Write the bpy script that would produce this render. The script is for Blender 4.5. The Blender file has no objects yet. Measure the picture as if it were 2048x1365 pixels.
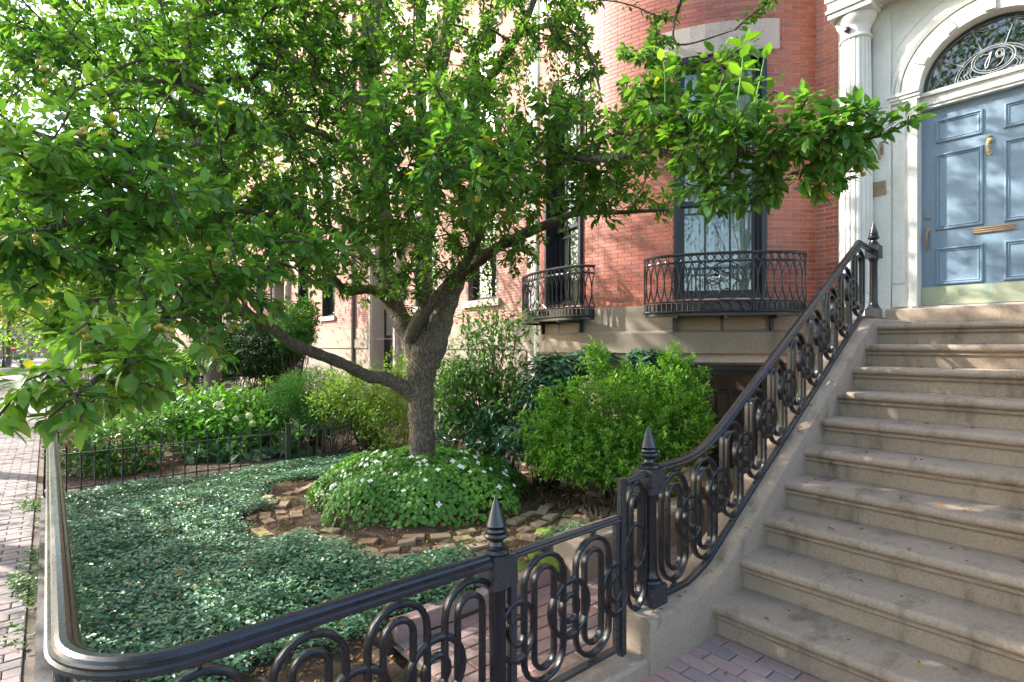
import bpy, math, random
import numpy as np
from mathutils import Vector, Matrix
R_ = math.radians
random.seed(7); rng = np.random.default_rng(11)
sc = bpy.context.scene
col = sc.collection

# ---------------------------------------------------------------- camera
FPX, YAW, HOR, EYE = 1103.25, R_(40.1082), 693.3, 1.6914     # focal length (px of 2048), angle to the facade, horizon row, eye height
CA, SA = math.cos(YAW), math.sin(YAW)
cam = bpy.data.cameras.new('camera'); cam_o = bpy.data.objects.new('camera', cam); col.objects.link(cam_o)
cam_o.location = (0, 0, EYE); cam_o.rotation_euler = (R_(90), 0, R_(90) - YAW)
cam.sensor_width = 36; cam.lens = FPX / 2048 * 36; cam.shift_y = (HOR - 682.5) / 2048
cam.clip_start = .05; cam.clip_end = 600
sc.camera = cam_o

# ---------------------------------------------------------------- world, sun, exposure
SUN_AZ, SUN_EL = R_(235), R_(33)          # azimuth clockwise from +Y (towards the house)
w = bpy.data.worlds.new('World'); sc.world = w; w.use_nodes = True
nt = w.node_tree; nt.nodes.clear()
sky = nt.nodes.new('ShaderNodeTexSky'); sky.sky_type = 'NISHITA'; sky.sun_disc = False
sky.sun_elevation = SUN_EL; sky.sun_rotation = SUN_AZ; sky.air_density = 1.0; sky.dust_density = 2.2; sky.ozone_density = 1.0
bg = nt.nodes.new('ShaderNodeBackground'); bg.inputs[1].default_value = .15
wo = nt.nodes.new('ShaderNodeOutputWorld')
nt.links.new(sky.outputs[0], bg.inputs[0]); nt.links.new(bg.outputs[0], wo.inputs[0])
sl = bpy.data.lights.new('sun', 'SUN'); sl.energy = 3.0; sl.angle = R_(.55); sl.color = (1, .96, .90)
so = bpy.data.objects.new('sun', sl); col.objects.link(so)
to_sun = Vector((math.sin(SUN_AZ) * math.cos(SUN_EL), math.cos(SUN_AZ) * math.cos(SUN_EL), math.sin(SUN_EL)))
so.rotation_euler = (-to_sun).to_track_quat('-Z', 'Y').to_euler(); so.location = (-20, -12, 20)
sc.view_settings.view_transform = 'Standard'; sc.view_settings.look = 'None'
sc.view_settings.exposure = 2.4; sc.view_settings.gamma = 1.0; sc.view_settings.use_curve_mapping = False
sc.cycles.max_bounces = 8; sc.cycles.transparent_max_bounces = 12; sc.cycles.use_denoising = True
sc.cycles.diffuse_bounces = 4; sc.cycles.glossy_bounces = 3; sc.cycles.transmission_bounces = 4; sc.cycles.caustics_reflective = False; sc.cycles.caustics_refractive = False

# ---------------------------------------------------------------- helpers
def ray(px): m = (px - 1024) / FPX; return Vector((-CA + m * SA, SA + m * CA, 0))
def P(px, py, z): q = ray(px) * z; q.z = EYE - (py - HOR) / FPX * z; return q      # a pixel and its depth
def depth(x, y): return -CA * x + SA * y
def proj(x, y, h):
    z = max(depth(x, y), .05); return 1024 + FPX * (SA * x + CA * y) / z, HOR + FPX * (EYE - h) / z, z

class MB:
    def __init__(s): s.v = []; s.f = []
    def add(s, vs, fs):
        o = len(s.v); s.v += [tuple(v) for v in vs]; s.f += [tuple(i + o for i in f) for f in fs]
    def box(s, x0, x1, y0, y1, z0, z1, M=None):
        vs = [(x, y, z) for z in (z0, z1) for y in (y0, y1) for x in (x0, x1)]
        if M: vs = [M @ Vector(v) for v in vs]
        s.add(vs, [(0, 2, 3, 1), (4, 5, 7, 6), (0, 1, 5, 4), (2, 6, 7, 3), (0, 4, 6, 2), (1, 3, 7, 5)])
    def prism(s, poly, a0, a1, fn):          # poly of (u,w) swept from a0 to a1; fn(a,u,w) -> point
        n = len(poly); vs = [fn(a0, *p) for p in poly] + [fn(a1, *p) for p in poly]
        s.add(vs, [tuple(range(n - 1, -1, -1)), tuple(range(n, 2 * n))] + [(i, (i + 1) % n, n + (i + 1) % n, n + i) for i in range(n)])
    def sweep(s, pts, frames, prof, closed=False, caps=True):   # prof points (a,b) carried by frames (A,B) at pts
        n = len(prof); vs = []
        for p, (A, B) in zip(pts, frames): vs += [Vector(p) + A * a + B * b for a, b in prof]
        m = len(pts); fs = []
        for i in range(m if closed else m - 1):
            j = (i + 1) % m
            fs += [(i * n + k, i * n + (k + 1) % n, j * n + (k + 1) % n, j * n + k) for k in range(n)]
        if caps and not closed: fs += [tuple(range(n - 1, -1, -1)), tuple(range((m - 1) * n, m * n))]
        s.add(vs, fs)
    def tube(s, pts, rad, sides=6, closed=False):
        pts = [Vector(p) for p in pts]; m = len(pts)
        if not hasattr(rad, '__len__'): rad = [rad] * m
        A = None; vs = []
        for i in range(m):
            if closed: t = pts[(i + 1) % m] - pts[i - 1]
            else: t = pts[min(i + 1, m - 1)] - pts[max(i - 1, 0)]
            if t.length < 1e-9: t = Vector((0, 0, 1))
            t.normalize()
            if A is None: A = t.orthogonal().normalized()
            A = (A - t * A.dot(t)); A = A.normalized() if A.length > 1e-6 else t.orthogonal().normalized()
            B = t.cross(A)
            vs += [pts[i] + (A * math.cos(2 * math.pi * k / sides) + B * math.sin(2 * math.pi * k / sides)) * rad[i] for k in range(sides)]
        fs = []
        for i in range(m if closed else m - 1):
            j = (i + 1) % m
            fs += [(i * sides + k, i * sides + (k + 1) % sides, j * sides + (k + 1) % sides, j * sides + k) for k in range(sides)]
        if not closed: fs += [tuple(range(sides - 1, -1, -1)), tuple(range((m - 1) * sides, m * sides))]
        s.add(vs, fs)
    def lathe(s, prof, n=16, M=None, flute=0):     # prof of (r,z)
        vs = []
        for r, z in prof:
            for k in range(n):
                a = 2 * math.pi * k / n; v = Vector((r * math.cos(a), r * math.sin(a), z)); vs.append(M @ v if M else v)
        m = len(prof)
        fs = [(i * n + k, i * n + (k + 1) % n, (i + 1) * n + (k + 1) % n, (i + 1) * n + k) for i in range(m - 1) for k in range(n)]
        fs += [tuple(range(n - 1, -1, -1)), tuple(range((m - 1) * n, m * n))]
        s.add(vs, fs)
    def mesh(s, name, mat, smooth=None):
        me = bpy.data.meshes.new(name); me.from_pydata(s.v, [], s.f); me.update()
        if mat: me.materials.append(mat)
        if smooth is not None:
            me.polygons.foreach_set('use_smooth', [True] * len(me.polygons)); me.set_sharp_from_angle(angle=R_(smooth))
        return me
    def build(s, name, mat, parent=None, smooth=35, **kw): return put(s.mesh(name, mat, smooth), name, parent, **kw)

def put(me, name, parent=None, loc=None, rot=None, scale=None, kind=None, label=None):
    o = bpy.data.objects.new(name, me); col.objects.link(o)
    if parent: o.parent = parent
    if loc is not None: o.location = loc
    if rot is not None: o.rotation_euler = rot
    if scale is not None: o.scale = scale
    if kind: o['kind'] = kind
    if label: o['label'] = label
    return o
def thing(name, label, cat, loc=(0, 0, 0), group=None):
    o = bpy.data.objects.new(name, None); col.objects.link(o); o.location = loc; o.empty_display_size = .2
    o['label'] = label; o['category'] = cat
    if group: o['group'] = group
    return o
def tag(o, label, cat, group=None, kind=None):
    o['label'] = label; o['category'] = cat
    if group: o['group'] = group
    if kind: o['kind'] = kind
    return o
def struct(o, label=None, cat=None):
    o['kind'] = 'structure'
    if label: o['label'] = label; o['category'] = cat
    return o
def copy_tree(o, parent=None):
    c = o.copy(); col.objects.link(c); c.parent = parent
    for ch in [x for x in bpy.data.objects if x.parent == o]: copy_tree(ch, c)
    return c
def setm(o, **k):
    for a, b in k.items(): o[a] = b
    return o
def raw_mesh(name, V, F, mat, rnd=None, smooth=True):      # numpy arrays, F of equal-size faces
    me = bpy.data.meshes.new(name); k = F.shape[1]
    me.vertices.add(len(V)); me.vertices.foreach_set('co', V.astype(np.float32).ravel())
    me.loops.add(F.size); me.loops.foreach_set('vertex_index', F.astype(np.int32).ravel())
    me.polygons.add(len(F)); me.polygons.foreach_set('loop_start', np.arange(0, F.size, k, dtype=np.int32))
    me.polygons.foreach_set('loop_total', np.full(len(F), k, dtype=np.int32))
    me.polygons.foreach_set('use_smooth', np.full(len(F), smooth, dtype=bool))
    me.update(calc_edges=True)
    if rnd is not None:
        at = me.attributes.new('rnd', 'FLOAT', 'POINT'); at.data.foreach_set('value', rnd.astype(np.float32))
    if mat: me.materials.append(mat)
    return me
def catmull(pts, n=6):
    pts = [Vector(p) for p in pts]; out = []
    for i in range(len(pts) - 1):
        p0, p1, p2, p3 = pts[max(i - 1, 0)], pts[i], pts[i + 1], pts[min(i + 2, len(pts) - 1)]
        for k in range(n):
            t = k / n
            out.append(.5 * ((2 * p1) + (p2 - p0) * t + (2 * p0 - 5 * p1 + 4 * p2 - p3) * t * t + (3 * p1 - p0 - 3 * p2 + p3) * t ** 3))
    return out + [pts[-1]]

# ---------------------------------------------------------------- materials
def newmat(name):
    m = bpy.data.materials.new(name); m.use_nodes = True; t = m.node_tree
    return m, t, t.nodes['Principled BSDF'], t.nodes['Material Output']
def nd(t, typ, **k):
    n = t.nodes.new(typ)
    for a, b in k.items(): setattr(n, a, b)
    return n
def ramp(t, fac, stops):
    r = nd(t, 'ShaderNodeValToRGB'); el = r.color_ramp.elements
    while len(el) < len(stops): el.new(.5)
    for e, (p, c) in zip(el, stops): e.position = p; e.color = (*c, 1)
    t.links.new(fac, r.inputs[0]); return r.outputs[0]
def coords(t, scale=(1, 1, 1), obj=True):
    tc = nd(t, 'ShaderNodeTexCoord'); mp = nd(t, 'ShaderNodeMapping'); mp.inputs['Scale'].default_value = scale
    t.links.new(tc.outputs['Object' if obj else 'Generated'], mp.inputs[0]); return mp.outputs[0]
def noise(t, vec, scale, detail=4, rough=.55):
    n = nd(t, 'ShaderNodeTexNoise'); n.inputs['Scale'].default_value = scale; n.inputs['Detail'].default_value = detail
    n.inputs['Roughness'].default_value = rough
    if vec: t.links.new(vec, n.inputs['Vector'])
    return n.outputs['Fac']
def mixc(t, fac, a, b, mode='MIX'):
    m = nd(t, 'ShaderNodeMix', data_type='RGBA', blend_type=mode)
    for s, v in ((m.inputs[0], fac), (m.inputs[6], a), (m.inputs[7], b)):
        if hasattr(v, 'links'): t.links.new(v, s)
        elif hasattr(v, '__len__'): s.default_value = (*v, 1)
        else: s.default_value = v
    return m.outputs[2]
def bump(t, bs, h, strength, dist):
    b = nd(t, 'ShaderNodeBump'); b.inputs['Strength'].default_value = strength; b.inputs['Distance'].default_value = dist
    t.links.new(h, b.inputs['Height']); t.links.new(b.outputs[0], bs.inputs['Normal'])
def wpos(t, scale=(1, 1, 1)):
    g = nd(t, 'ShaderNodeNewGeometry'); mp = nd(t, 'ShaderNodeMapping'); mp.inputs['Scale'].default_value = scale
    t.links.new(g.outputs['Position'], mp.inputs[0]); return mp.outputs[0]
def surf(name, c1, c2, rough=.8, scale=3, fine=40, bmp=.25, bd=.01, spec=.3, c3=None, stain=1.2, streak=None):
    m, t, b, o = newmat(name); v = wpos(t)
    n1 = noise(t, v, scale, 5); n2 = noise(t, v, fine, 4, .7)
    c = ramp(t, n1, [(.32, c1), (.68, c2)])
    c = mixc(t, .5, c, ramp(t, n2, [(.3, tuple(x * .72 for x in c1)), (.7, tuple(min(x * 1.2, 1) for x in c2))]))
    if c3: c = mixc(t, ramp(t, noise(t, wpos(t, streak or (1, 1, 1)), stain, 6, .65), [(.52, (0, 0, 0)), (.7, (1, 1, 1))]), c, c3)
    t.links.new(c, b.inputs['Base Color']); b.inputs['Roughness'].default_value = rough; b.inputs['Specular IOR Level'].default_value = spec
    bump(t, b, n2, bmp, bd); return m
def rnd_value(t):
    a = nd(t, 'ShaderNodeAttribute', attribute_name='rnd'); oi = nd(t, 'ShaderNodeObjectInfo')
    s = nd(t, 'ShaderNodeMath', operation='ADD'); t.links.new(a.outputs['Fac'], s.inputs[0]); t.links.new(oi.outputs['Random'], s.inputs[1])
    f = nd(t, 'ShaderNodeMath', operation='FRACT'); t.links.new(s.outputs[0], f.inputs[0]); return f.outputs[0]
def brickmat(name, stops, rough=.85, bmp=.4, moss=None, spec=.25):
    m, t, b, o = newmat(name); v = wpos(t)
    c = ramp(t, rnd_value(t), stops)
    n = noise(t, v, 60, 5, .7); n0 = noise(t, v, 1.3, 4)
    c = mixc(t, ramp(t, n, [(.35, (.0, .0, .0)), (.75, (.6, .6, .6))]), c, tuple(x * .6 for x in stops[0][1]))
    c = mixc(t, ramp(t, n0, [(.4, (0, 0, 0)), (.75, (.35, .35, .35))]), c, tuple(min(1, x * 1.5 + .03) for x in stops[-1][1]))
    if moss: c = mixc(t, ramp(t, noise(t, v, 5, 6, .7), [(.52, (0, 0, 0)), (.66, (.9, .9, .9))]), c, moss)
    t.links.new(c, b.inputs['Base Color']); b.inputs['Roughness'].default_value = rough; b.inputs['Specular IOR Level'].default_value = spec
    bump(t, b, n, bmp, .004); return m
def leafmat(name, stops, trans=.3, tcol=None, rough=.42, spec=.35):
    m, t, b, o = newmat(name)
    a = nd(t, 'ShaderNodeAttribute', attribute_name='rnd'); oi = nd(t, 'ShaderNodeObjectInfo')
    s = nd(t, 'ShaderNodeMath', operation='ADD'); t.links.new(a.outputs['Fac'], s.inputs[0]); t.links.new(oi.outputs['Random'], s.inputs[1])
    f = nd(t, 'ShaderNodeMath', operation='FRACT'); t.links.new(s.outputs[0], f.inputs[0])
    c = ramp(t, f.outputs[0], stops)
    c = mixc(t, ramp(t, noise(t, wpos(t), 1.6, 4), [(.38, (0, 0, 0)), (.66, (.45, .45, .45))]), c, stops[-2][1])
    t.links.new(c, b.inputs['Base Color']); b.inputs['Roughness'].default_value = rough; b.inputs['Specular IOR Level'].default_value = spec
    tr = nd(t, 'ShaderNodeBsdfTranslucent'); tc = mixc(t, 1.0, c, tcol or (1.6, 1.9, .6), 'MULTIPLY'); t.links.new(tc, tr.inputs[0])
    mx = nd(t, 'ShaderNodeMixShader'); mx.inputs[0].default_value = trans
    t.links.new(b.outputs[0], mx.inputs[1]); t.links.new(tr.outputs[0], mx.inputs[2]); t.links.new(mx.outputs[0], o.inputs[0]); return m
def glassmat(name, tint, rough=.02, refl=.35, alpha=.85):
    m, t, b, o = newmat(name); t.nodes.remove(b)
    tr = nd(t, 'ShaderNodeBsdfTransparent'); tr.inputs[0].default_value = (*tint, 1)
    g = nd(t, 'ShaderNodeBsdfGlossy'); g.inputs['Roughness'].default_value = rough; g.inputs[0].default_value = (.9, .95, .95, 1)
    lw = nd(t, 'ShaderNodeFresnel'); lw.inputs[0].default_value = 1.6
    ad = nd(t, 'ShaderNodeMath', operation='ADD', use_clamp=True); ad.inputs[1].default_value = refl; t.links.new(lw.outputs[0], ad.inputs[0])
    wv = noise(t, wpos(t), 2.2, 2); bp = nd(t, 'ShaderNodeBump'); bp.inputs['Strength'].default_value = .018; bp.inputs['Distance'].default_value = .05
    t.links.new(wv, bp.inputs['Height']); t.links.new(bp.outputs[0], g.inputs['Normal'])
    mx = nd(t, 'ShaderNodeMixShader'); t.links.new(ad.outputs[0], mx.inputs[0]); t.links.new(tr.outputs[0], mx.inputs[1]); t.links.new(g.outputs[0], mx.inputs[2])
    t.links.new(mx.outputs[0], o.inputs[0]); return m
def plain(name, c, rough=.5, spec=.5, metal=0):
    m, t, b, o = newmat(name); b.inputs['Base Color'].default_value = (*c, 1); b.inputs['Roughness'].default_value = rough
    b.inputs['Specular IOR Level'].default_value = spec; b.inputs['Metallic'].default_value = metal
    n = noise(t, wpos(t), 25, 4); bump(t, b, n, .08, .004); return m

M = {}
M['brick'] = brickmat('red_pressed_brick', [(0, (.27, .065, .038)), (.3, (.35, .088, .048)), (.7, (.40, .108, .06)), (.92, (.43, .14, .085)), (1, (.20, .06, .045))], .55, .1, spec=.5)
M['mortar'] = surf('mortar', (.50, .40, .35), (.60, .50, .44), .95, 6, 60)
M['stone'] = surf('brownstone_base', (.25, .20, .15), (.33, .27, .21), .85, 1.6, 45, .2, .006, c3=(.17, .15, .12), streak=(1.5, 1.5, .5))
M['lintel'] = surf('lintel_stone', (.42, .34, .29), (.50, .42, .36), .85, 4, 60)
M['stoop'] = surf('stoop_stone', (.265, .198, .142), (.35, .275, .205), .85, 1.8, 70, .4, .006, c3=(.155, .118, .085), stain=2.8, streak=(2.2, 1.2, .9))
M['white'] = surf('white_paint', (.58, .56, .50), (.67, .655, .60), .5, 1.5, 90, .06, .003, .4, c3=(.52, .49, .42), stain=1.8)
M['iron'] = None
def ironmat():
    m, t, b, o = newmat('black_iron_paint'); v = wpos(t)
    n = noise(t, v, 35, 6, .75)
    c = ramp(t, n, [(.35, (.006, .006, .008)), (.6, (.012, .012, .015)), (.76, (.04, .04, .042))])
    g = nd(t, 'ShaderNodeNewGeometry'); c = mixc(t, ramp(t, g.outputs['Pointiness'], [(.53, (0, 0, 0)), (.62, (.6, .6, .6))]), c, (.045, .046, .05))
    t.links.new(c, b.inputs['Base Color']); b.inputs['Specular IOR Level'].default_value = .5
    rr = ramp(t, n, [(.3, (.24, .24, .24)), (.7, (.36, .36, .36))]); t.links.new(rr, b.inputs['Roughness'])
    bump(t, b, noise(t, v, 18, 3), .04, .002); return m
M['iron'] = ironmat()
M['door'] = surf('blue_door_paint', (.135, .198, .255), (.16, .225, .285), .38, 1.2, 60, .05, .002, .5)
M['patina'] = surf('patinated_brass', (.28, .34, .24), (.42, .40, .24), .5, 14, 120, .2, .002, .5, c3=(.24, .38, .34), stain=8)
M['bronze'] = surf('worn_bronze', (.20, .12, .07), (.34, .24, .13), .35, 30, 120, .1, .001, .6)
M['brass'] = surf('aged_brass', (.40, .29, .10), (.50, .38, .16), .35, 30, 120, .1, .001, .6)
M['frame'] = plain('black_window_paint', (.012, .012, .018), .35)
M['glass'] = glassmat('window_glass', (.86, .91, .89), .015, .07)
M['dglass'] = glassmat('dark_window_glass', (.35, .42, .42), .015, .22)
M['fanglass'] = glassmat('fanlight_glass', (.25, .3, .3), .02, .03)
M['curtain'] = plain('white_curtain', (.72, .74, .73), .9, .1)
M['pane_backing'] = plain('pane_reflection_tint', (.28, .34, .34), .8, .2)
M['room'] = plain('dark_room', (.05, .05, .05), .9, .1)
M['lead'] = plain('lead_came', (.22, .23, .23), .4, .5)
M['soil'] = surf('garden_soil', (.045, .028, .018), (.10, .065, .042), .95, 5, 60, .8, .02, c3=(.15, .10, .065), stain=9)
M['pave'] = brickmat('paving_brick', [(0, (.34, .19, .155)), (.3, (.40, .24, .20)), (.6, (.38, .26, .225)), (.85, (.30, .21, .19)), (1, (.21, .19, .19))], .85, .5)
M['gardenbrick'] = brickmat('mossy_garden_brick', [(0, (.34, .23, .15)), (.4, (.40, .28, .19)), (.75, (.33, .17, .11)), (1, (.42, .32, .21))], .9, .6, (.20, .22, .05))
M['walkbrick'] = brickmat('sidewalk_brick', [(0, (.21, .175, .165)), (.4, (.26, .215, .205)), (.8, (.23, .18, .165)), (1, (.17, .155, .155))], .85, .4)
M['sand'] = surf('joint_sand', (.10, .08, .06), (.17, .13, .10), .95, 8, 90, .5, .004)
M['coping'] = surf('dark_coping', (.07, .065, .062), (.12, .112, .105), .85, 6, 60, .5, .006)
M['asphalt'] = surf('asphalt', (.045, .045, .047), (.065, .065, .067), .9, 2, 120, .4, .004)
M['granite'] = surf('granite_kerb', (.30, .29, .28), (.40, .39, .38), .8, 6, 150, .3, .003)
def barkmat(name='bark'):
    m, t, b, o = newmat(name); v = wpos(t, (1, 1, .2))
    vo = nd(t, 'ShaderNodeTexVoronoi', feature='DISTANCE_TO_EDGE'); vo.inputs['Scale'].default_value = 62
    wob = noise(t, wpos(t), 14, 4); ad = nd(t, 'ShaderNodeVectorMath', operation='MULTIPLY_ADD')
    t.links.new(wob, ad.inputs[0]); ad.inputs[1].default_value = (.045, .045, .03); t.links.new(v, ad.inputs[2]); t.links.new(ad.outputs[0], vo.inputs['Vector'])
    n = noise(t, wpos(t, (1, 1, .5)), 40, 5, .7)
    ed = ramp(t, vo.outputs['Distance'], [(.0, (0, 0, 0)), (.22, (1, 1, 1))])
    c = mixc(t, ed, (.085, .066, .05), ramp(t, n, [(.3, (.15, .115, .085)), (.7, (.30, .25, .19))]))
    c = mixc(t, ramp(t, noise(t, wpos(t), 3.5, 5), [(.5, (0, 0, 0)), (.7, (.55, .55, .55))]), c, (.19, .20, .14))
    t.links.new(c, b.inputs['Base Color']); b.inputs['Roughness'].default_value = .9; b.inputs['Specular IOR Level'].default_value = .15
    s = nd(t, 'ShaderNodeMath', operation='MULTIPLY_ADD'); t.links.new(n, s.inputs[0]); s.inputs[1].default_value = .5
    t.links.new(ed, s.inputs[2]); bump(t, b, s.outputs[0], .9, .012); return m
M['bark'] = barkmat()
M['twig'] = plain('twig_bark', (.085, .062, .045), .85, .2)
G = lambda *a: [(p, c) for p, c in a]
M['apple_leaf'] = leafmat('apple_leaf', G((0, (.04, .115, .03)), (.3, (.065, .17, .034)), (.6, (.10, .23, .036)), (.85, (.15, .285, .042)), (.99, (.21, .32, .05)), (1, (.45, .30, .03))), .42, (1.6, 1.75, .7), .45, .3)
M['far_leaf'] = leafmat('street_tree_leaf', G((0, (.07, .14, .025)), (.5, (.11, .20, .035)), (.9, (.16, .25, .045)), (1, (.22, .26, .05))), .45, (1.6, 1.7, .7), .5)
M['yellow_leaf'] = leafmat('yellowing_leaf', G((0, (.30, .17, .02)), (.5, (.36, .24, .03)), (.8, (.20, .20, .04)), (1, (.12, .18, .04))), .4, (1.5, 1.4, .7), .5)
M['vinca'] = leafmat('groundcover_leaf', G((0, (.045, .145, .06)), (.35, (.08, .21, .10)), (.7, (.135, .275, .15)), (1, (.27, .39, .26))), .15, (1.5, 1.8, .7), .42, .7)
M['mound_leaf'] = leafmat('mound_leaf', G((0, (.07, .19, .025)), (.5, (.10, .25, .035)), (.85, (.135, .30, .045)), (1, (.18, .33, .06))), .3, None, .42, .45)
M['box_leaf'] = leafmat('golden_shrub_leaf', G((0, (.07, .19, .022)), (.4, (.12, .27, .03)), (.8, (.18, .34, .04)), (1, (.27, .38, .06))), .34, None, .4, .4)
M['young_leaf'] = leafmat('young_apple_leaf', G((0, (.16, .32, .03)), (.5, (.20, .38, .035)), (.85, (.24, .42, .04)), (1, (.28, .44, .05))), .4, (1.3, 1.4, .6), .4)
M['rhodo_leaf'] = leafmat('rhododendron_leaf', G((0, (.022, .07, .035)), (.5, (.035, .10, .048)), (.85, (.05, .14, .065)), (1, (.08, .17, .07))), .15, None, .33, .6)
M['mid_leaf'] = leafmat('shrub_leaf', G((0, (.05, .125, .028)), (.5, (.075, .17, .036)), (.85, (.11, .22, .045)), (1, (.18, .27, .06))), .3, None, .4, .4)
M['gold_leaf'] = leafmat('yellow_green_leaf', G((0, (.11, .20, .025)), (.5, (.17, .27, .033)), (.85, (.24, .32, .045)), (1, (.10, .20, .03))), .36, None, .45)
M['hosta_leaf'] = leafmat('pale_broad_leaf', G((0, (.05, .12, .045)), (.5, (.09, .18, .07)), (.85, (.15, .24, .11)), (1, (.30, .36, .22))), .25, None, .4)
M['dark_leaf'] = leafmat('dark_bush_leaf', G((0, (.012, .045, .012)), (.5, (.022, .07, .018)), (.85, (.04, .10, .022)), (1, (.09, .17, .03))), .2, None, .4)
M['fern'] = leafmat('feathery_leaf', G((0, (.035, .13, .03)), (.5, (.05, .17, .035)), (.85, (.08, .21, .04)), (1, (.13, .24, .05))), .3, None, .5)
M['dead'] = leafmat('fallen_leaf', G((0, (.30, .13, .03)), (.4, (.45, .25, .06)), (.75, (.22, .09, .035)), (1, (.5, .36, .08))), .15, (1.2, 1.1, .8), .6, .2)
M['petal'] = plain('white_petal', (.80, .82, .74), .6, .2)
M['cream'] = plain('cream_petal', (.62, .66, .38), .7, .2)
M['redpetal'] = plain('red_petal', (.6, .06, .02), .6, .2)
M['fruit'] = leafmat('crabapple_skin', G((0, (.30, .34, .03)), (.4, (.38, .38, .04)), (.7, (.48, .34, .04)), (1, (.42, .17, .04))), .08, (1, 1, .6), .35, .5)
M['moss'] = surf('moss', (.09, .15, .015), (.17, .22, .03), .95, 30, 160, .9, .01)
M['green_metal'] = plain('verdigris_pipe', (.22, .33, .27), .6)
M['pipe'] = plain('brown_pipe', (.12, .09, .075), .6)
M['red_sign'] = plain('red_sign_face', (.55, .03, .03), .4)
M['sign_white'] = plain('white_sign_face', (.8, .8, .8), .4)
M['lampglass'] = plain('frosted_lamp_glass', (.7, .72, .7), .3)
M['carpaint'] = plain('dark_blue_car_paint', (.02, .03, .05), .2)
M['tyre'] = plain('tyre_rubber', (.02, .02, .02), .8)
M['cloth'] = plain('grey_plastic', (.35, .36, .36), .6)
# ================================================================ THE SETTING
def sheet(name, x0, x1, y0, y1, z, mat, nx=1, ny=1, fn=None):
    mb = MB()
    for j in range(ny + 1):
        for i in range(nx + 1):
            x = x0 + (x1 - x0) * i / nx; y = y0 + (y1 - y0) * j / ny; mb.v.append((x, y, z + (fn(x, y) if fn else 0)))
    for j in range(ny):
        for i in range(nx): a = j * (nx + 1) + i; mb.f.append((a, a + 1, a + nx + 2, a + nx + 1))
    return mb.build(name, mat, smooth=60 if fn else None)
def brickshader(name, ax, c1, c2, mort, bw=.205, rh=.055, ms=.006, rough=.9):
    m, t, b, o = newmat(name); g = nd(t, 'ShaderNodeNewGeometry'); s = nd(t, 'ShaderNodeSeparateXYZ'); c = nd(t, 'ShaderNodeCombineXYZ')
    t.links.new(g.outputs['Position'], s.inputs[0])
    for k, a in enumerate(ax): t.links.new(s.outputs['XYZ'.index(a)], c.inputs[k])
    br = nd(t, 'ShaderNodeTexBrick'); t.links.new(c.outputs[0], br.inputs['Vector'])
    for k, v in (('Scale', 1), ('Brick Width', bw), ('Row Height', rh), ('Mortar Size', ms), ('Bias', -.1), ('Mortar Smooth', .2)): br.inputs[k].default_value = v
    br.inputs['Color1'].default_value = (*c1, 1); br.inputs['Color2'].default_value = (*c2, 1); br.inputs['Mortar'].default_value = (*mort, 1)
    cc = mixc(t, ramp(t, noise(t, wpos(t), 1.1, 5), [(.35, (0, 0, 0)), (.7, (.5, .5, .5))]), br.outputs[0], tuple(x * .75 for x in c1))
    t.links.new(cc, b.inputs['Base Color']); b.inputs['Roughness'].default_value = rough; b.inputs['Specular IOR Level'].default_value = .2
    bump(t, b, br.outputs['Fac'], -.5, .006); return m
M['wallshader'] = brickshader('brick_wall', 'XZ', (.40, .15, .11), (.47, .19, .14), (.50, .40, .35))
M['walkshader'] = brickshader('brick_sidewalk', 'XY', (.24, .20, .19), (.28, .235, .22), (.13, .11, .10), .2, .1, .005)

struct(sheet('ground', -320, 120, -160, 120, -.06, M['soil']), 'bare earth ground under the whole street', 'ground')
struct(sheet('road', -320, 60, -12.5, -3.05, -.052, M['asphalt']), 'dark asphalt road beyond the kerb', 'road')
kerb = MB()
for i in range(40): kerb.box(6 - i * 1.8, 6 - (i * 1.8) - 1.78, -3.05, -2.9, -.08, .09)
struct(kerb.build('kerb', M['granite']), 'pale granite kerb along the road', 'kerb')
UNIT = MB(); UNIT.box(-.5, .5, -.5, .5, -.5, .5)
def unit_mesh(name, mat, e=.07):
    bmv = MB()
    # a brick: a box whose top edges are worn back a little
    for z, k in ((-.5, .5), (.5 - e, .5), (.5, .5 - e * .5)):
        bmv.v += [(-k, -k, z), (k, -k, z), (k, k, z), (-k, k, z)]
    for a in (0, 4):
        bmv.f += [(a + i, a + (i + 1) % 4, a + 4 + (i + 1) % 4, a + 4 + i) for i in range(4)]
    bmv.f += [(8, 9, 10, 11)]
    return bmv.mesh(name, mat)
def curved_mesh(name, mat, sag=.031, n=4):      # wall brick whose face follows the bow
    m = MB()
    for i in range(n + 1):
        x = -.5 + i / n; z = .5 + sag * (.5 - 4 * x * x * 1.0 * .5 * 2 + .0) - sag * .5
        m.v += [(x, -.5, -.5), (x, -.5, z), (x, .5, z), (x, .5, -.5)]
    m.f += [(4 * i + j, 4 * i + 4 + j, 4 * i + 5 + j, 4 * i + 1 + j) for i in range(n) for j in range(3)] + [(0, 1, 2, 3), (4 * n + 3, 4 * n + 2, 4 * n + 1, 4 * n)]
    return m.mesh(name, mat)
def join_bricks(name, items, mat, parent, base):      # items: (matrix)
    V0 = np.array([v.co[:] for v in base.vertices]); quads = np.array([list(p.vertices) for p in base.polygons])
    Vs, Fs, rs = [], [], []
    for i, m in enumerate(items):
        mm = np.array(m); Vs.append(V0 @ mm[:3, :3].T + mm[:3, 3]); Fs.append(quads + i * len(V0)); rs.append(np.full(len(V0), random.random()))
    o = put(raw_mesh(name, np.concatenate(Vs), np.concatenate(Fs), mat, np.concatenate(rs), False), name, parent, kind='stuff'); return o
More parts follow.
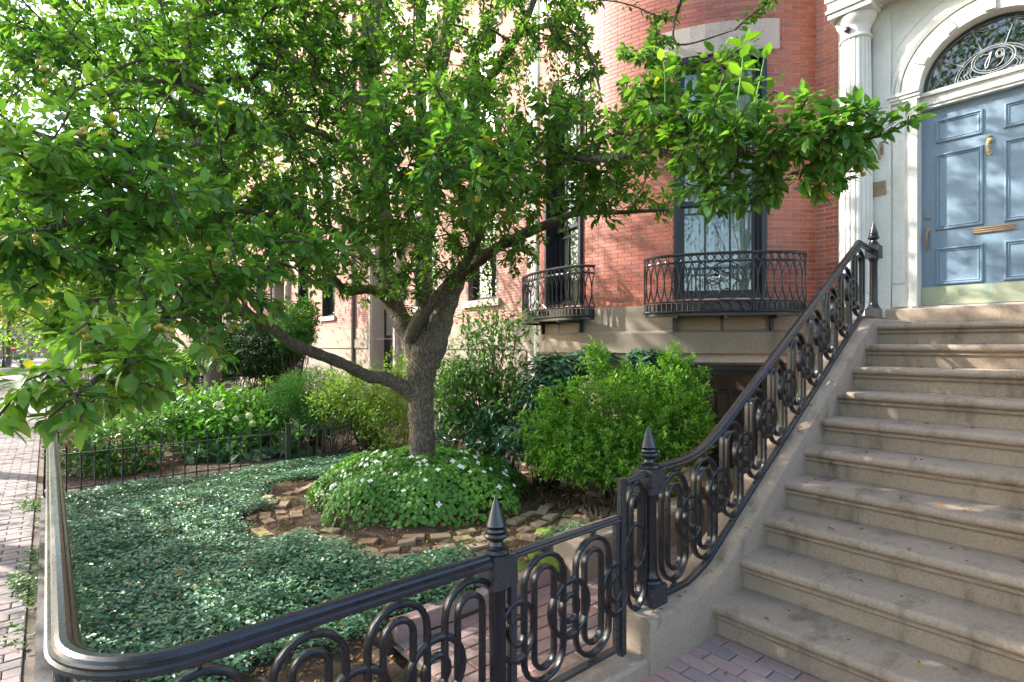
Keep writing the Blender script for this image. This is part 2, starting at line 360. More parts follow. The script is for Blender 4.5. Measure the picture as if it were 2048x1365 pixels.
def lay(items, name, mat, parent, limit=300, restname='brickwork', key=None, base=None):
    base = base or unit_mesh(name, mat)
    items = sorted(items, key=key) if key else items
    for m in items[:limit]:
        o = bpy.data.objects.new(name, base); col.objects.link(o); o.parent = parent; o.matrix_local = m
    if len(items) > limit: join_bricks(restname, items[limit:], mat, parent, base)
def TRS(loc, rot=(0, 0, 0), s=(1, 1, 1)):
    from mathutils import Euler
    return Matrix.Translation(loc) @ Euler(rot).to_matrix().to_4x4() @ Matrix.Diagonal((*s, 1))
def paving(x0, x1, y0, y1, top, along='x', bl=.2, bw=.1, gap=.006, th=.05, jit=.003, test=None):
    out = []; j = 0
    u0, u1, v0, v1 = (x0, x1, y0, y1) if along == 'x' else (y0, y1, x0, x1)
    v = v0
    while v + bw <= v1 + 1e-6:
        u = u0 - (bl / 2 if j % 2 else 0)
        while u < u1:
            a, b = max(u, u0), min(u + bl, u1); u += bl
            if b - a < .03: continue
            cu, cv = (a + b) / 2, v + bw / 2
            x, y = (cu, cv) if along == 'x' else (cv, cu)
            if test and not test(x, y): continue
            sx, sy = b - a - gap, bw - gap
            out.append(TRS((x, y, top - th / 2 + random.uniform(-jit, jit)), (random.gauss(0, .008), random.gauss(0, .008), random.gauss(0, .008) + (0 if along == 'x' else math.pi / 2)), (sx, sy, th)))
        v += bw; j += 1
    return out
near = lambda m: -1e6 if False else abs(proj(m[0][3], m[1][3], 0)[2])
def in_view(x, y, h=0, pad=60):
    if depth(x, y) < .4: return False
    a, b, z = proj(x, y, h); return -pad < a < 2048 + pad and -pad < b < 1365 + pad
# pavement: bricks near, shader far
walk = struct(sheet('sidewalk', -16, 6, -2.9, -.04, -.012, M['sand']), 'grey brown brick sidewalk running along the garden fence', 'sidewalk')
sw = [m for m in paving(-16, 2.5, -2.88, -.1, .003, 'y')]
sw.sort(key=lambda m: (0 if in_view(m[0][3], m[1][3]) else 1, near(m)))
lay(sw, 'brick', M['walkbrick'], walk)
struct(sheet('sidewalk', -140, -16, -2.9, -.04, .001, M['walkshader']), 'far brick sidewalk narrowing toward the street lamps', 'sidewalk')
# brick forecourt at the foot of the steps
court = struct(sheet('forecourt', -1.72, 1.6, -.04, 3.3, -.0135, M['sand']), 'red brick paving at the foot of the stoop', 'paving')
lay(sorted(paving(-1.72, .6, .0, 3.0, .003, 'x'), key=lambda m: (0 if in_view(m[0][3], m[1][3]) else 1, near(m))), 'brick', M['pave'], court, 180)

# garden bed with a swelling round the tree
TREE = Vector((-5.22, 3.12, 0))
def bumpy(x, y): return .012 * math.sin(3.1 * x + 1.7 * y) + .010 * math.sin(5.3 * y - 2.9 * x + 1) + .006 * math.sin(11 * x + 9 * y)
def gh(x, y):
    r = math.hypot(x - TREE.x, y - TREE.y); b = .05 + bumpy(x, y) + .30 * math.exp(-(r / .72) ** 2)
    if x > -2.86 and y > 1.4: b -= .14 * min(1, (x + 2.86) / .05)
    return b
bed = struct(sheet('garden_bed', -7.84, -1.9, .06, 6.9, 0, M['soil'], 120, 130, gh), 'dark bare garden soil inside the iron fence', 'soil')
nbed = struct(sheet('neighbour_bed', -30, -7.84, .06, 6.95, .035, M['soil'], 90, 30, bumpy), 'shaded soil of the gardens next door', 'soil')
# brick path behind the gate
gate_path = struct(sheet('garden_path', -2.84, -1.96, 1.5, 6.2, -.0125, M['sand']), 'red brick path behind the iron gate', 'path')
lay(sorted(paving(-2.82, -1.98, 1.52, 4.4, .004, 'y', .2, .1, .007), key=near), 'brick', M['pave'], gate_path, 200)

# ================================================================ THE HOUSE
BC, BR, YW = Vector((-5.0, 8.29)), 2.65, 7.0
def bow(a, r, h): a = R_(a); return Vector((BC.x + r * math.sin(a), BC.y - r * math.cos(a), h))
AEND = math.degrees(math.asin(2.31 / 2.65))
H0, HTOP = 2.2, 12.5
WINS = [(-15.5, 11.4, 2.27, 5.2), (36, 11.4, 2.27, 5.2)]
house = thing('brick_house', 'red brick bow front townhouse with white arched entrance and blue door', 'house', (-4, 7, 0))
def hp(mb, name, mat, parent=None, smooth=35, **k):
    o = mb.build(name, mat, None, smooth, **k); par = parent or house; o.parent = par
    o.matrix_parent_inverse = Matrix.Translation(-house.location); return o
# the inverse above only undoes the house offset; children of parts are already in that frame
def sub(mb, name, mat, parent, smooth=35, **k):
    o = mb.build(name, mat, None, smooth, **k); o.parent = parent; return o
# mortar backing of the bow
mb = MB()
angs = sorted(set([round(-AEND + 2 * AEND * i / 34, 3) for i in range(35)] + [w[0] + s * w[1] for w in WINS for s in (-1, 1)]))
hs = [1.5, H0, 2.27, 5.2, 5.56, 6.8, HTOP]
for i in range(len(angs) - 1):
    am = (angs[i] + angs[i + 1]) / 2
    for j in range(len(hs) - 1):
        hm = (hs[j] + hs[j + 1]) / 2
        if any(abs(am - w[0]) < w[1] and w[2] < hm < w[3] for w in WINS): continue
        a, b = angs[i], angs[i + 1]
        mb.add([bow(a, BR - .004, hs[j]), bow(b, BR - .004, hs[j]), bow(b, BR - .004, hs[j + 1]), bow(a, BR - .004, hs[j + 1])], [(0, 1, 2, 3)])
for x0, x1 in ((-7.86, -7.31), (-2.69, 1.6)):
    if x1 < -5: mb.add([(x0, YW, -.05), (x1, YW, -.05), (x1, YW, HTOP), (x0, YW, HTOP)], [(0, 1, 2, 3)])
    else:
        for (a, b, c, d) in ((x0, -2.38, -.05, HTOP), (-2.38, .2, 5.3, HTOP), (.2, x1, -.05, HTOP)):
            mb.add([(a, YW, c), (b, YW, c), (b, YW, d), (a, YW, d)], [(0, 1, 2, 3)])
# closed box behind, so that the sun does not shine through the shell
mb.box(-7.86, 1.6, 8.6, 14, -.05, HTOP)
mb.add([(-7.86, 7, HTOP), (1.6, 7, HTOP), (1.6, 8.6, HTOP), (-7.86, 8.6, HTOP)], [(0, 1, 2, 3)])
mb.add([(1.6, 7, -.05), (1.6, 8.6, -.05), (1.6, 8.6, HTOP), (1.6, 7, HTOP)], [(0, 1, 2, 3)])
mb.add([bow(-AEND + 2 * AEND * i / 24, BR, HTOP - .01) for i in range(25)], [tuple(range(25))])
wall = hp(mb, 'wall', M['mortar'])
def course(intervals, off, L=.2):
    out = []
    for a, b in intervals:
        s = math.floor((a - off) / L) * L + off
        while s < b:
            p, q = max(s, a), min(s + L, b); s += L
            if q - p > .025: out.append((p, q))
    return out
items = []; CH = .0535; JT = .0072
n = int((6.8 - H0) / CH)
for i in range(n):
    h = H0 + CH * (i + .5)
    cuts = []
    for (ac, aw, b0, b1) in WINS:
        if b0 - .02 < h < b1: cuts.append((R_(ac - aw) * BR, R_(ac + aw) * BR))
        elif b1 <= h < b1 + .36: cuts.append((R_(ac - aw - 3.2) * BR, R_(ac + aw + 3.2) * BR))
    iv = []; s = -R_(AEND) * BR
    for a, b in sorted(cuts): iv.append((s, a)); s = b
    iv.append((s, R_(AEND) * BR))
    for p, q in course(iv, .1 if i % 2 else 0):
        a = math.degrees((p + q) / 2 / BR); c = bow(a, BR - .0300 + random.uniform(-.0005, .0005), h)
        rot = Matrix.Rotation(R_(a), 4, 'Z') @ Matrix.Rotation(R_(90), 4, 'X')
        items.append(Matrix.Translation(c) @ rot @ Matrix.Diagonal((q - p - JT, CH - JT, .06, 1)))
    for p, q in course([(-2.69, -2.36)], .1 if i % 2 else 0) + course([(.2, .9)], .1 if i % 2 else 0):
        items.append(Matrix.Translation(((p + q) / 2, YW + .0215, h)) @ Matrix.Rotation(R_(90), 4, 'X') @ Matrix.Diagonal((q - p - JT, CH - JT, .05, 1)))
def bkey(m):
    x, y, h = m[0][3], m[1][3], m[2][3]; a, b, z = proj(x, y, h)
    vis = 0 if (1170 < a < 1690 and -20 < b < 625 and not (1200 < a < 1900 and 110 < b < 390)) else 1
    return (vis, z)
inv = Matrix.Translation(-house.location)
lay(sorted(items, key=bkey), 'brick', M['brick'], wall, 300, base=curved_mesh('brick', M['brick']))
# stone base: two courses and a recessed basement wall
def ring(mb, prof, a0, a1, n=40):
    k = len(prof)
    for i in range(n + 1):
        a = a0 + (a1 - a0) * i / n; mb.v += [tuple(bow(a, BR + r, h)) for r, h in prof]
    for i in range(n): mb.f += [(i * k + j, (i + 1) * k + j, (i + 1) * k + j + 1, i * k + j + 1) for j in range(k - 1)]
mb = MB()
ring(mb, [(-.1, 2.2), (.028, 2.2), (.03, 2.19), (.03, 1.885)], -AEND, AEND, 48)
mb.box(-2.70, -2.34, YW - .035, YW + .05, 1.885, 2.2); mb.box(-7.86, -7.28, YW - .03, YW + .05, 1.885, 2.2)
hp(mb, 'stone_course', M['stone'])
mb = MB(); ring(mb, [(.0, 1.90), (.062, 1.872), (.078, 1.855), (.078, 1.61), (.066, 1.598), (-.2, 1.598)], -AEND, AEND, 48)
mb.box(-2.68, -2.34, YW - .083, YW + .05, 1.598, 1.88); mb.box(-7.86, -7.30, YW - .08, YW + .05, 1.598, 1.88)
hp(mb, 'plinth_course', M['stone'])
mb = MB(); BWIN = (36, 12.5, .22, 1.47)
ba = sorted(set([-AEND + 2 * AEND * i / 30 for i in range(31)] + [BWIN[0] - BWIN[1], BWIN[0] + BWIN[1]]))
for i in range(len(ba) - 1):
    am = (ba[i] + ba[i + 1]) / 2
    for h0, h1 in ((-.06, BWIN[2]), (BWIN[2], BWIN[3]), (BWIN[3], 1.62)):
        if abs(am - BWIN[0]) < BWIN[1] and h0 == BWIN[2]: continue
        mb.add([bow(ba[i], BR - .10, h0), bow(ba[i + 1], BR - .10, h0), bow(ba[i + 1], BR - .10, h1), bow(ba[i], BR - .10, h1)], [(0, 1, 2, 3)])
mb.box(-2.9, -1.9, YW - .05, YW + .05, -.06, 1.62)
hp(mb, 'basement_wall', M['stone'])

def frame_at(a, r, h=0):          # local frame on the bow: x along the wall, y inward, z up
    return Matrix.Translation(bow(a, r, h)) @ Matrix.Rotation(R_(a), 4, 'Z')
def sash(mb, F, x0, x1, z0, z1, y, bars_x=(), bars_z=(), w=.045, d=.04, bw=.022):
    mb.box(x0, x0 + w, y, y + d, z0, z1, F); mb.box(x1 - w, x1, y, y + d, z0, z1, F)
    mb.box(x0 + w, x1 - w, y + .001, y + d - .001, z0, z0 + w * 1.3, F); mb.box(x0 + w, x1 - w, y + .001, y + d - .001, z1 - w, z1, F)
    for b in bars_x: mb.box(b - bw / 2, b + bw / 2, y + .006, y + d - .006, z0 + w, z1 - w, F)
    for b in bars_z: mb.box(x0 + w, x1 - w, y + .008, y + d - .008, b - bw / 2, b + bw / 2, F)
def window(ac, hw, b0, b1, par):
    half = BR * math.sin(R_(hw)); F = frame_at(ac, BR * math.cos(R_(hw)))
    FI = inv @ F; I = inv
    mb = MB()     # outer frame, deep enough to line the opening
    for s in (-1, 1): mb.box(*sorted((s * half, s * (half - .055))), -.045, .30, b0, b1, FI)
    mb.box(-half + .055, half - .055, -.03, .30, b1 - .06, b1, FI); mb.box(-half + .055, half - .055, -.02, .30, b0, b0 + .05, FI)
    for s in (-1, 1): mb.box(*sorted((s * (half - .055), s * (half - .085))), .09, .24, b0 + .05, b1 - .06, FI)
    fr = sub(mb, 'window', M['frame'], par)
    x = half - .088; mid = 3.46
    mb = MB(); sash(mb, FI, -x, x, mid - .03, b1 - .065, .115, (-x / 3, x / 3), (4.3,)); sub(mb, 'sash', M['frame'], fr)
    mb = MB(); sash(mb, FI, -x, x, b0 + .055, mid + .03, .16, (-x / 3, x / 3), (mid - .12, ), bw=.02); sub(mb, 'sash', M['frame'], fr)
    for z0, z1, y in ((mid, b1 - .1, .135), (b0 + .1, mid, .18)):
        g = MB(); g.add([FI @ Vector(v) for v in ((-x, y, z0), (x, y, z0), (x, y, z1), (-x, y, z1))], [(0, 1, 2, 3)]); sub(g, 'pane', M['glass'], fr)
    cu = MB(); N = 90          # pleated curtains, parted a little
    for sgn in (-1, 1):
        vs = []
        for k in range(N + 1):
            u = k / N; xx = sgn * (x - u * (x - .03)); yy = .27 + .03 * math.sin(u * 38 + sgn) + .012 * math.sin(u * 91)
            vs += [FI @ Vector((xx, yy, b0 + .08)), FI @ Vector((xx, yy, b1 - .08))]
        cu.add(vs, [(2 * k, 2 * k + 2, 2 * k + 3, 2 * k + 1) for k in range(N)])
    sub(cu, 'curtain', M['curtain'], fr, 60)
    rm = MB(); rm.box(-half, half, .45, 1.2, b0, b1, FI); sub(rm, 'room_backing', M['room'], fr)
    li = MB(); lw = half + .13
    poly = []
    for k in range(9):
        a = ac - (hw + 3.2) + 2 * (hw + 3.2) * k / 8; poly.append(a)
    for k in range(8):
        q = [I @ bow(poly[k + d], BR + .018, z) for z in (b1 + .001, b1 + .36) for d in (0, 1)] + [I @ bow(poly[k + d], BR - .25, z) for z in (b1 + .001, b1 + .36) for d in (0, 1)]
        li.add(q, [(0, 1, 3, 2), (0, 4, 5, 1), (2, 3, 7, 6)] + ([(0, 2, 6, 4)] if k == 0 else []) + ([(1, 5, 7, 3)] if k == 7 else []))
    sub(li, 'lintel', M['lintel'], fr)
    return fr
WP = []
for wdw in WINS:
    o = window(*wdw, house); WP.append(o)
# basement window, mullioned, behind bars
F = inv @ frame_at(BWIN[0], BR * math.cos(R_(BWIN[1])) - .1); half = BR * math.sin(R_(BWIN[1])) - .02
mb = MB()
for s in (-1, 1): mb.box(*sorted((s * half, s * (half - .06))), .0, .22, BWIN[2], BWIN[3], F)
mb.box(-half + .06, half - .06, 0, .22, BWIN[3] - .07, BWIN[3], F); mb.box(-half + .06, half - .06, 0, .22, BWIN[2], BWIN[2] + .06, F)
bwn = sub(mb, 'window', M['frame'], house, label='dark basement window under the stone course')
mb = MB(); sash(mb, F, -half + .06, half - .06, .75, 1.40, .1, (), (1.12,), bw=.03); sash(mb, F, -half + .06, half - .06, .28, .76, .13, (-.17, .17)); sub(mb, 'sash', M['frame'], bwn)
mb = MB(); mb.add([F @ Vector(v) for v in ((-half, .14, .25), (half, .14, .25), (half, .14, 1.45), (-half, .14, 1.45))], [(0, 1, 2, 3)]); sub(mb, 'pane', M['fanglass'], bwn)
mb = MB()
for k in range(7): mb.tube([F @ Vector((-half + .12 + k * (2 * half - .24) / 6, .05, z)) for z in (.24, 1.15)], .007, 5)
mb.tube([F @ Vector((x, .05, 1.13)) for x in (-half + .05, half - .05)], .009, 5); sub(mb, 'window_bars', M['iron'], bwn)
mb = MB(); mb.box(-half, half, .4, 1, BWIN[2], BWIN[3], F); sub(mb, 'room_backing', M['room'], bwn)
mb = MB(); mb.box(-half + .07, half - .07, .2, .21, .26, 1.1, F); sub(mb, 'pane_backing', M['pane_backing'], bwn)  # added blue-grey sheet; the pane's bluish reflection is put into its colour

# ---------------------------------------------------------------- entrance
XC, DHW, DY = -1.088, .58, 7.06
HS, HD, HA = 2.11, 4.16, 4.335            # sill, door head, spring of the arch
AR = .567
ent = thing('entrance_holder', 'x', 'x'); bpy.data.objects.remove(ent)
def both(fn):
    for s in (-1, 1): fn(s)
mb = MB()
for s in (-1, 1): mb.box(*sorted((XC + s * DHW, XC + s * 1.335)), 6.93, 7.12, 1.9, HA + .001)
N = 36
arc = [(XC - AR * math.cos(math.pi * k / N), HA + AR * math.sin(math.pi * k / N)) for k in range(N + 1)]
top = 5.47
outl = [XC - 1.335 + 2.67 * k / N for k in range(N + 1)]
for k in range(N):
    a, b = arc[k], arc[k + 1]
    ta, tb = [(XC - 1.335 if k == 0 else a[0] * 1.0), (XC + 1.335 if k == N - 1 else b[0])]
    mb.add([(a[0], 6.93, a[1]), (b[0], 6.93, b[1]), (b[0], 6.93, top), (a[0], 6.93, top)], [(0, 1, 2, 3)])
    mb.add([(a[0], 6.93, a[1]), (a[0], 7.12, a[1]), (b[0], 7.12, b[1]), (b[0], 6.93, b[1])], [(0, 1, 2, 3)])
for s in (-1, 1):
    x0, x1 = sorted((XC + s * AR, XC + s * 1.335)); mb.box(x0, x1, 6.93, 7.12, HA + .001, top)
sur = hp(mb, 'door_surround', M['white'])
subw = lambda m, n, mat=M['white'], sm=35, **k: sub(m, n, mat, sur, sm, **k)
# arch mouldings
def archring(r0, r1, y0, y1, bead=0):
    m = MB(); prof = [(r0, 6.93), (r0, y0), (r1, y1), (r1, 6.93)]
    if bead: rm = (r0 + r1) / 2; rr = (r1 - r0) / 2; prof = [(r0, 6.93)] + [(rm - rr * math.cos(math.pi * k / 6), 6.93 - rr * 1.2 * math.sin(math.pi * k / 6)) for k in range(7)]
    n = len(prof)
    for k in range(N + 1):
        a = math.pi * k / N; m.v += [(XC - r * math.cos(a), y, HA + r * math.sin(a)) for r, y in prof]
    for k in range(N): m.f += [(k * n + j, k * n + (j + 1) % n, (k + 1) * n + (j + 1) % n, (k + 1) * n + j) for j in range(n)]
    return m
for r0, r1, y0, y1, bd in ((.572, .70, 6.915, 6.905, 0), (.70, .735, 6.89, 6.87, 1), (.74, .775, 6.90, 6.885, 0), (.78, .83, 6.88, 6.86, 1), (.93, .94, 6.924, 6.924, 0)):
    subw(archring(r0, r1, y0, y1, bd), 'arch_moulding')
for k in range(5):           # carved blocks round the archivolt
    a = R_(30 + 30 * k); m = MB(); T = Matrix.Translation((XC - .635 * math.cos(a), 6.898, HA + .635 * math.sin(a))) @ Matrix.Rotation(a - math.pi / 2, 4, 'Y')
    for d in (-.028, 0, .028): m.box(d - .011, d + .011, -.012, .02, -.055, .055, T)
    subw(m, 'keystone')
def impost(s):
    m = MB()
    for z0, z1, e in ((4.27, 4.30, .015), (4.30, 4.335, .03), (4.335, 4.36, .045)): m.box(*sorted((XC + s * (DHW - .02), XC + s * (.80 + e))), 6.93 - e - .012, 6.94, z0, z1)
    subw(m, 'impost')
    m = MB(); m.box(*sorted((XC + s * (DHW + .004), XC + s * .655)), 6.905, 6.94, HS, 4.268); subw(m, 'door_jamb')
    m = MB(); x0, x1 = sorted((XC + s * .69, XC + s * .80)); m.box(x0, x1, 6.917, 6.94, 2.36, 4.24); m.box(x0 - .004, x1 + .004, 6.909, 6.94, HS, 2.34); subw(m, 'jamb_panel')
    m = MB(); x0, x1 = sorted((XC + s * .815, XC + s * .985)); m.box(x0, x1, 6.895, 6.94, 2.0, 5.3); subw(m, 'pilaster')
    # fluted column on a plinth
    cx, cy = XC + s * 1.115, 6.80
    m = MB(); nf, n = 20, 160; r0 = .16
    for z, r in [(2.27, r0), (3.2, r0 * .99), (4.0, r0 * .95), (5.03, r0 * .88)]:
        for k in range(n):
            a = 2 * math.pi * k / n; c = math.cos(nf * a); rr = r * (1 - .075 * max(0, c) ** .5); m.v.append((cx + rr * math.cos(a), cy + rr * math.sin(a), z))
    m.f += [(i * n + k, i * n + (k + 1) % n, (i + 1) * n + (k + 1) % n, (i + 1) * n + k) for i in range(3) for k in range(n)]
    co = subw(m, 'column', sm=28)
    T = Matrix.Translation((cx, cy, 0)); m = MB()
    m.box(cx - .19, cx + .19, cy - .19, cy + .16, 1.905, 2.08)
    m.lathe([(.185, 2.08), (.19, 2.10), (.185, 2.135), (.165, 2.15), (.17, 2.18), (.165, 2.21), (.152, 2.225), (.148, 2.27)], 32, T); subw(m, 'column_base', sm=40)
    m = MB(); m.lathe([(.140, 5.03), (.155, 5.042), (.155, 5.06), (.142, 5.07), (.142, 5.16), (.15, 5.175), (.165, 5.20), (.185, 5.23), (.195, 5.27), (.195, 5.29)], 40, T)
    m.box(cx - .21, cx + .21, cy - .21, cy + .15, 5.29, 5.35); m.box(cx - .23, cx + .23, cy - .23, cy + .15, 5.35, 5.38); subw(m, 'capital', sm=40)
both(impost)
m = MB()   # entablature
for z0, z1, y in [(a + .33, b + .33, c) for a, b, c in ((5.05, 5.17, 6.63), (5.17, 5.29, 6.61), (5.29, 5.34, 6.58), (5.34, 5.62, 6.63), (5.62, 5.68, 6.58), (5.68, 5.74, 6.52), (5.74, 5.84, 6.44))]:
    m.box(XC - 1.345 - (6.63 - y), XC + 1.345 + (6.63 - y), y, 7.0, z0, z1)
subw(m, 'entablature')
m = MB(); m.lathe([(.0, 0), (.028, .0), (.034, .012), (.03, .028), (.018, .036), (0, .038)], 16, Matrix.Translation((XC - 1.15, 6.638, 5.13)) @ Matrix.Rotation(R_(90), 4, 'X') @ Matrix.Translation((0, 0, -.02)))
subw(m, 'round_sensor', M['frame'])
# transom bar, fanlight
m = MB(); m.box(XC - DHW, XC + DHW, 6.99, 7.10, HD, HA); m.box(XC - DHW, XC + DHW, 6.975, 6.995, HD + .03, HD + .075); m.box(XC - DHW, XC + DHW, 6.96, 6.995, HA - .05, HA - .015)
subw(m, 'transom_bar')
m = MB(); m.add([(x, 7.05, z) for x, z in [(XC - AR - .02, HA - .01)] + [(XC - (AR + .02) * math.cos(math.pi * k / 30), HA + (AR + .02) * math.sin(math.pi * k / 30)) for k in range(31)] + [(XC + AR + .02, HA - .01)]], [tuple(range(33))])
fan = hp(m, 'fanlight', M['fanglass'])
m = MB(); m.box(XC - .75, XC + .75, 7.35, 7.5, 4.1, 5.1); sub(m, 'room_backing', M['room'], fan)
def came(pts, r=.0055, closed=False): m = MB(); m.tube([(XC + x, 7.043, HA + z) for x, z in pts], r, 5, closed); sub(m, 'came', M['lead'], fan)
pol = lambda a, r: (-r * math.cos(R_(a)), r * math.sin(R_(a)))
nod = [pol(a, .52) for a in (0, 36, 72, 108, 144, 180)]
for i in range(5):
    p, q = nod[i], nod[i + 1]; mx, mz = (p[0] + q[0]) / 2, (p[1] + q[1]) / 2; L = math.hypot(mx, mz)
    for k in (1.06, .90): came([(p[0] * (1 - t) ** 2 + 2 * t * (1 - t) * mx * (2 * k - 1) * 1.0 + q[0] * t * t, p[1] * (1 - t) ** 2 + 2 * t * (1 - t) * mz * (2 * k - 1) + q[1] * t * t) for t in [j / 8 for j in range(9)]], .004)
for a in (36, 72, 108, 144): came([pol(a, .28), pol(a, .54)], .005)
for r in (.285, .265): came([(x * 1.05, z) for x, z in [pol(180 * j / 20, r) for j in range(21)]], .0045)
OV = [(.165 * math.cos(2 * math.pi * j / 28), .155 + .125 * math.sin(2 * math.pi * j / 28)) for j in range(28)]
came(OV, .006, True); came([(x * .87, .155 + (z - .155) * .84) for x, z in OV], .004, True)
for s in (-1, 1):
    for k, x in enumerate((.19, .215, .24, .262)): came([(s * (x - .03), .02), (s * (x - .01), .07), (s * (x - .035), .12 - .02 * k), (s * (x - .05), .17 - .03 * k)], .0035)
    came([(s * (.09 + .055 * j), .012 + (.025 if j % 2 else 0)) for j in range(5)], .004)
def digit(strokes):
    m = MB()
    for st in strokes: m.tube(catmull([(XC + x, 7.036, HA + z) for x, z in st], 5), .0048, 6)
    sub(m, 'numeral', M['lead'], fan)
digit([[(-.095, .205), (-.075, .222), (-.04, .212), (-.012, .226)], [(-.012, .226), (-.04, .17), (-.06, .12), (-.055, .08)], [(-.012, .226), (-.025, .16), (-.04, .10), (-.055, .08)]])
digit([[(.075, .185), (.062, .155), (.030, .16), (.020, .195), (.038, .228), (.068, .225), (.082, .19), (.078, .14), (.055, .095), (.02, .072)], [(.03, .205), (.036, .172), (.055, .168), (.064, .19), (.056, .214), (.038, .214), (.03, .205)]])
# the door
m = MB(); m.box(XC - DHW, XC + DHW, DY, DY + .05, HS, HD)
door = hp(m, 'door', M['door'])
PW = .385
rows = ((.215, .60, 0), (.78, 1.57, 0), (1.68, 1.925, 0))
for s in (-1, 1):
    x0, x1 = sorted((XC + s * .075, XC + s * (.075 + PW)))
    for z0, z1, _ in rows:
        z0 += HS; z1 += HS; m = MB()
        def rect(e, y): return [(x0 + e, y, z0 + e), (x1 - e, y, z0 + e), (x1 - e, y, z1 - e), (x0 + e, y, z1 - e)]
        seq = [rect(0, DY - .001), rect(.006, DY - .017), rect(.016, DY - .020), (rect(.03, DY - .006)), rect(.036, DY - .012), rect(.046, DY - .004), rect(.05, DY - .0025)]
        for r in seq: m.v += r
        for k in range(len(seq) - 1): m.f += [(4 * k + i, 4 * k + (i + 1) % 4, 4 * k + 4 + (i + 1) % 4, 4 * k + 4 + i) for i in range(4)]
        m.f.append(tuple(4 * (len(seq) - 1) + i for i in range(4))); sub(m, 'panel', M['door'], door, None)
m = MB(); m.box(XC - DHW + .004, XC + DHW - .004, DY - .006, DY, HS + .012, HS + .20); sub(m, 'kick_plate', M['patina'], door)
m = MB(); m.box(XC - .155, XC + .155, DY - .012, DY, HS + .70, HS + .755); m.tube([(XC - .15, DY - .014, HS + .708), (XC + .15, DY - .014, HS + .708)], .007, 6); m.tube([(XC - .15, DY - .014, HS + .748), (XC + .15, DY - .014, HS + .748)], .007, 6); m.tube([(XC - .14, DY - .012, HS + .728), (XC + .14, DY - .012, HS + .728)], .009, 6); sub(m, 'mail_slot', M['bronze'], door)
hx = XC - DHW + .055
m = MB(); T = Matrix.Translation((hx, DY, HS + .80)) @ Matrix.Rotation(R_(90), 4, 'X'); m.lathe([(0, 0), (.026, 0), (.026, .008), (.02, .014), (0, .015)], 16, Matrix.Translation((0, 0, .06)) @ T if False else T)
m.tube(catmull([(hx, DY - .005, HS + .79), (hx, DY - .045, HS + .77), (hx, DY - .06, HS + .72), (hx, DY - .05, HS + .66), (hx, DY - .02, HS + .62), (hx, DY - .004, HS + .61)], 4), [.012] * 21, 8); m.box(hx - .018, hx + .018, DY - .007, DY, HS + .755, HS + .83); m.box(hx - .014, hx + .014, DY - .007, DY, HS + .59, HS + .63); sub(m, 'handle', M['bronze'], door)
m = MB(); m.lathe([(0, 0), (.024, 0), (.024, .008), (.015, .014), (0, .015)], 16, Matrix.Translation((hx, DY, HS + .93)) @ Matrix.Rotation(R_(90), 4, 'X')); sub(m, 'deadbolt', M['bronze'], door)
m = MB(); kz = HS + 1.60; m.lathe([(0, 0), (.022, 0), (.026, .012), (.016, .03), (0, .034)], 12, Matrix.Translation((XC - .03, DY, kz)) @ Matrix.Rotation(R_(90), 4, 'X'))
m.tube(catmull([(XC - .03, DY - .02, kz), (XC - .042, DY - .03, kz - .04), (XC - .038, DY - .034, kz - .09), (XC - .03, DY - .034, kz - .12)], 4), [.010, .011, .012, .013, .014, .014, .014, .014, .014, .014, .015, .015, .016], 8)
m.lathe([(0, 0), (.02, 0), (.02, .01), (0, .012)], 12, Matrix.Translation((XC - .03, DY, kz - .125)) @ Matrix.Rotation(R_(90), 4, 'X')); m.lathe([(0, 0), (.012, .004), (.014, .012), (.008, .022), (0, .024)], 10, Matrix.Translation((XC - .03, DY - .01, kz + .03))); sub(m, 'knocker', M['brass'], door)
# intercom plate and a lamp hook beside the door
bx, _, bz = (ray(1759) * (6.9 / ray(1759).y)).x, 0, EYE + (HOR - 378) / FPX * (6.9 / ray(1759).y)
m = MB(); m.box(bx - .062, bx + .062, 6.878, 6.897, bz - .075, bz + .075); ip = hp(m, 'intercom_plate', M['bronze'])
m = MB()
for r in (.016, .032): m.tube([(bx + .02 + r * math.cos(k * .5236), 6.876, bz + .02 + r * math.sin(k * .5236)) for k in range(12)], .004, 5, True)
sub(m, 'scroll_grille', M['bronze'], ip); m = MB(); m.box(bx + .07, bx + .093, 6.885, 6.897, bz - .05, bz - .005); sub(m, 'bell_button', M['cream'], ip)
m = MB(); m.tube(catmull([(bx + .02, 6.895, bz + .42), (bx + .02, 6.84, bz + .44), (bx + .02, 6.80, bz + .36), (bx + .02, 6.83, bz + .30), (bx + .02, 6.86, bz + .33)], 5), .009, 6); m.box(bx, bx + .04, 6.885, 6.897, bz + .36, bz + .5); hp(m, 'lamp_hook', M['bronze'])
m = MB(); m.tube([(-7.48, 6.90, z) for z in (.0, 1.2, 1.9)], .05, 10); m.tube([(-7.48, 6.90, 1.9), (-7.48, 6.93, 6), (-7.48, 6.93, 12)], .045, 10); hp(m, 'downspout', M['green_metal'])
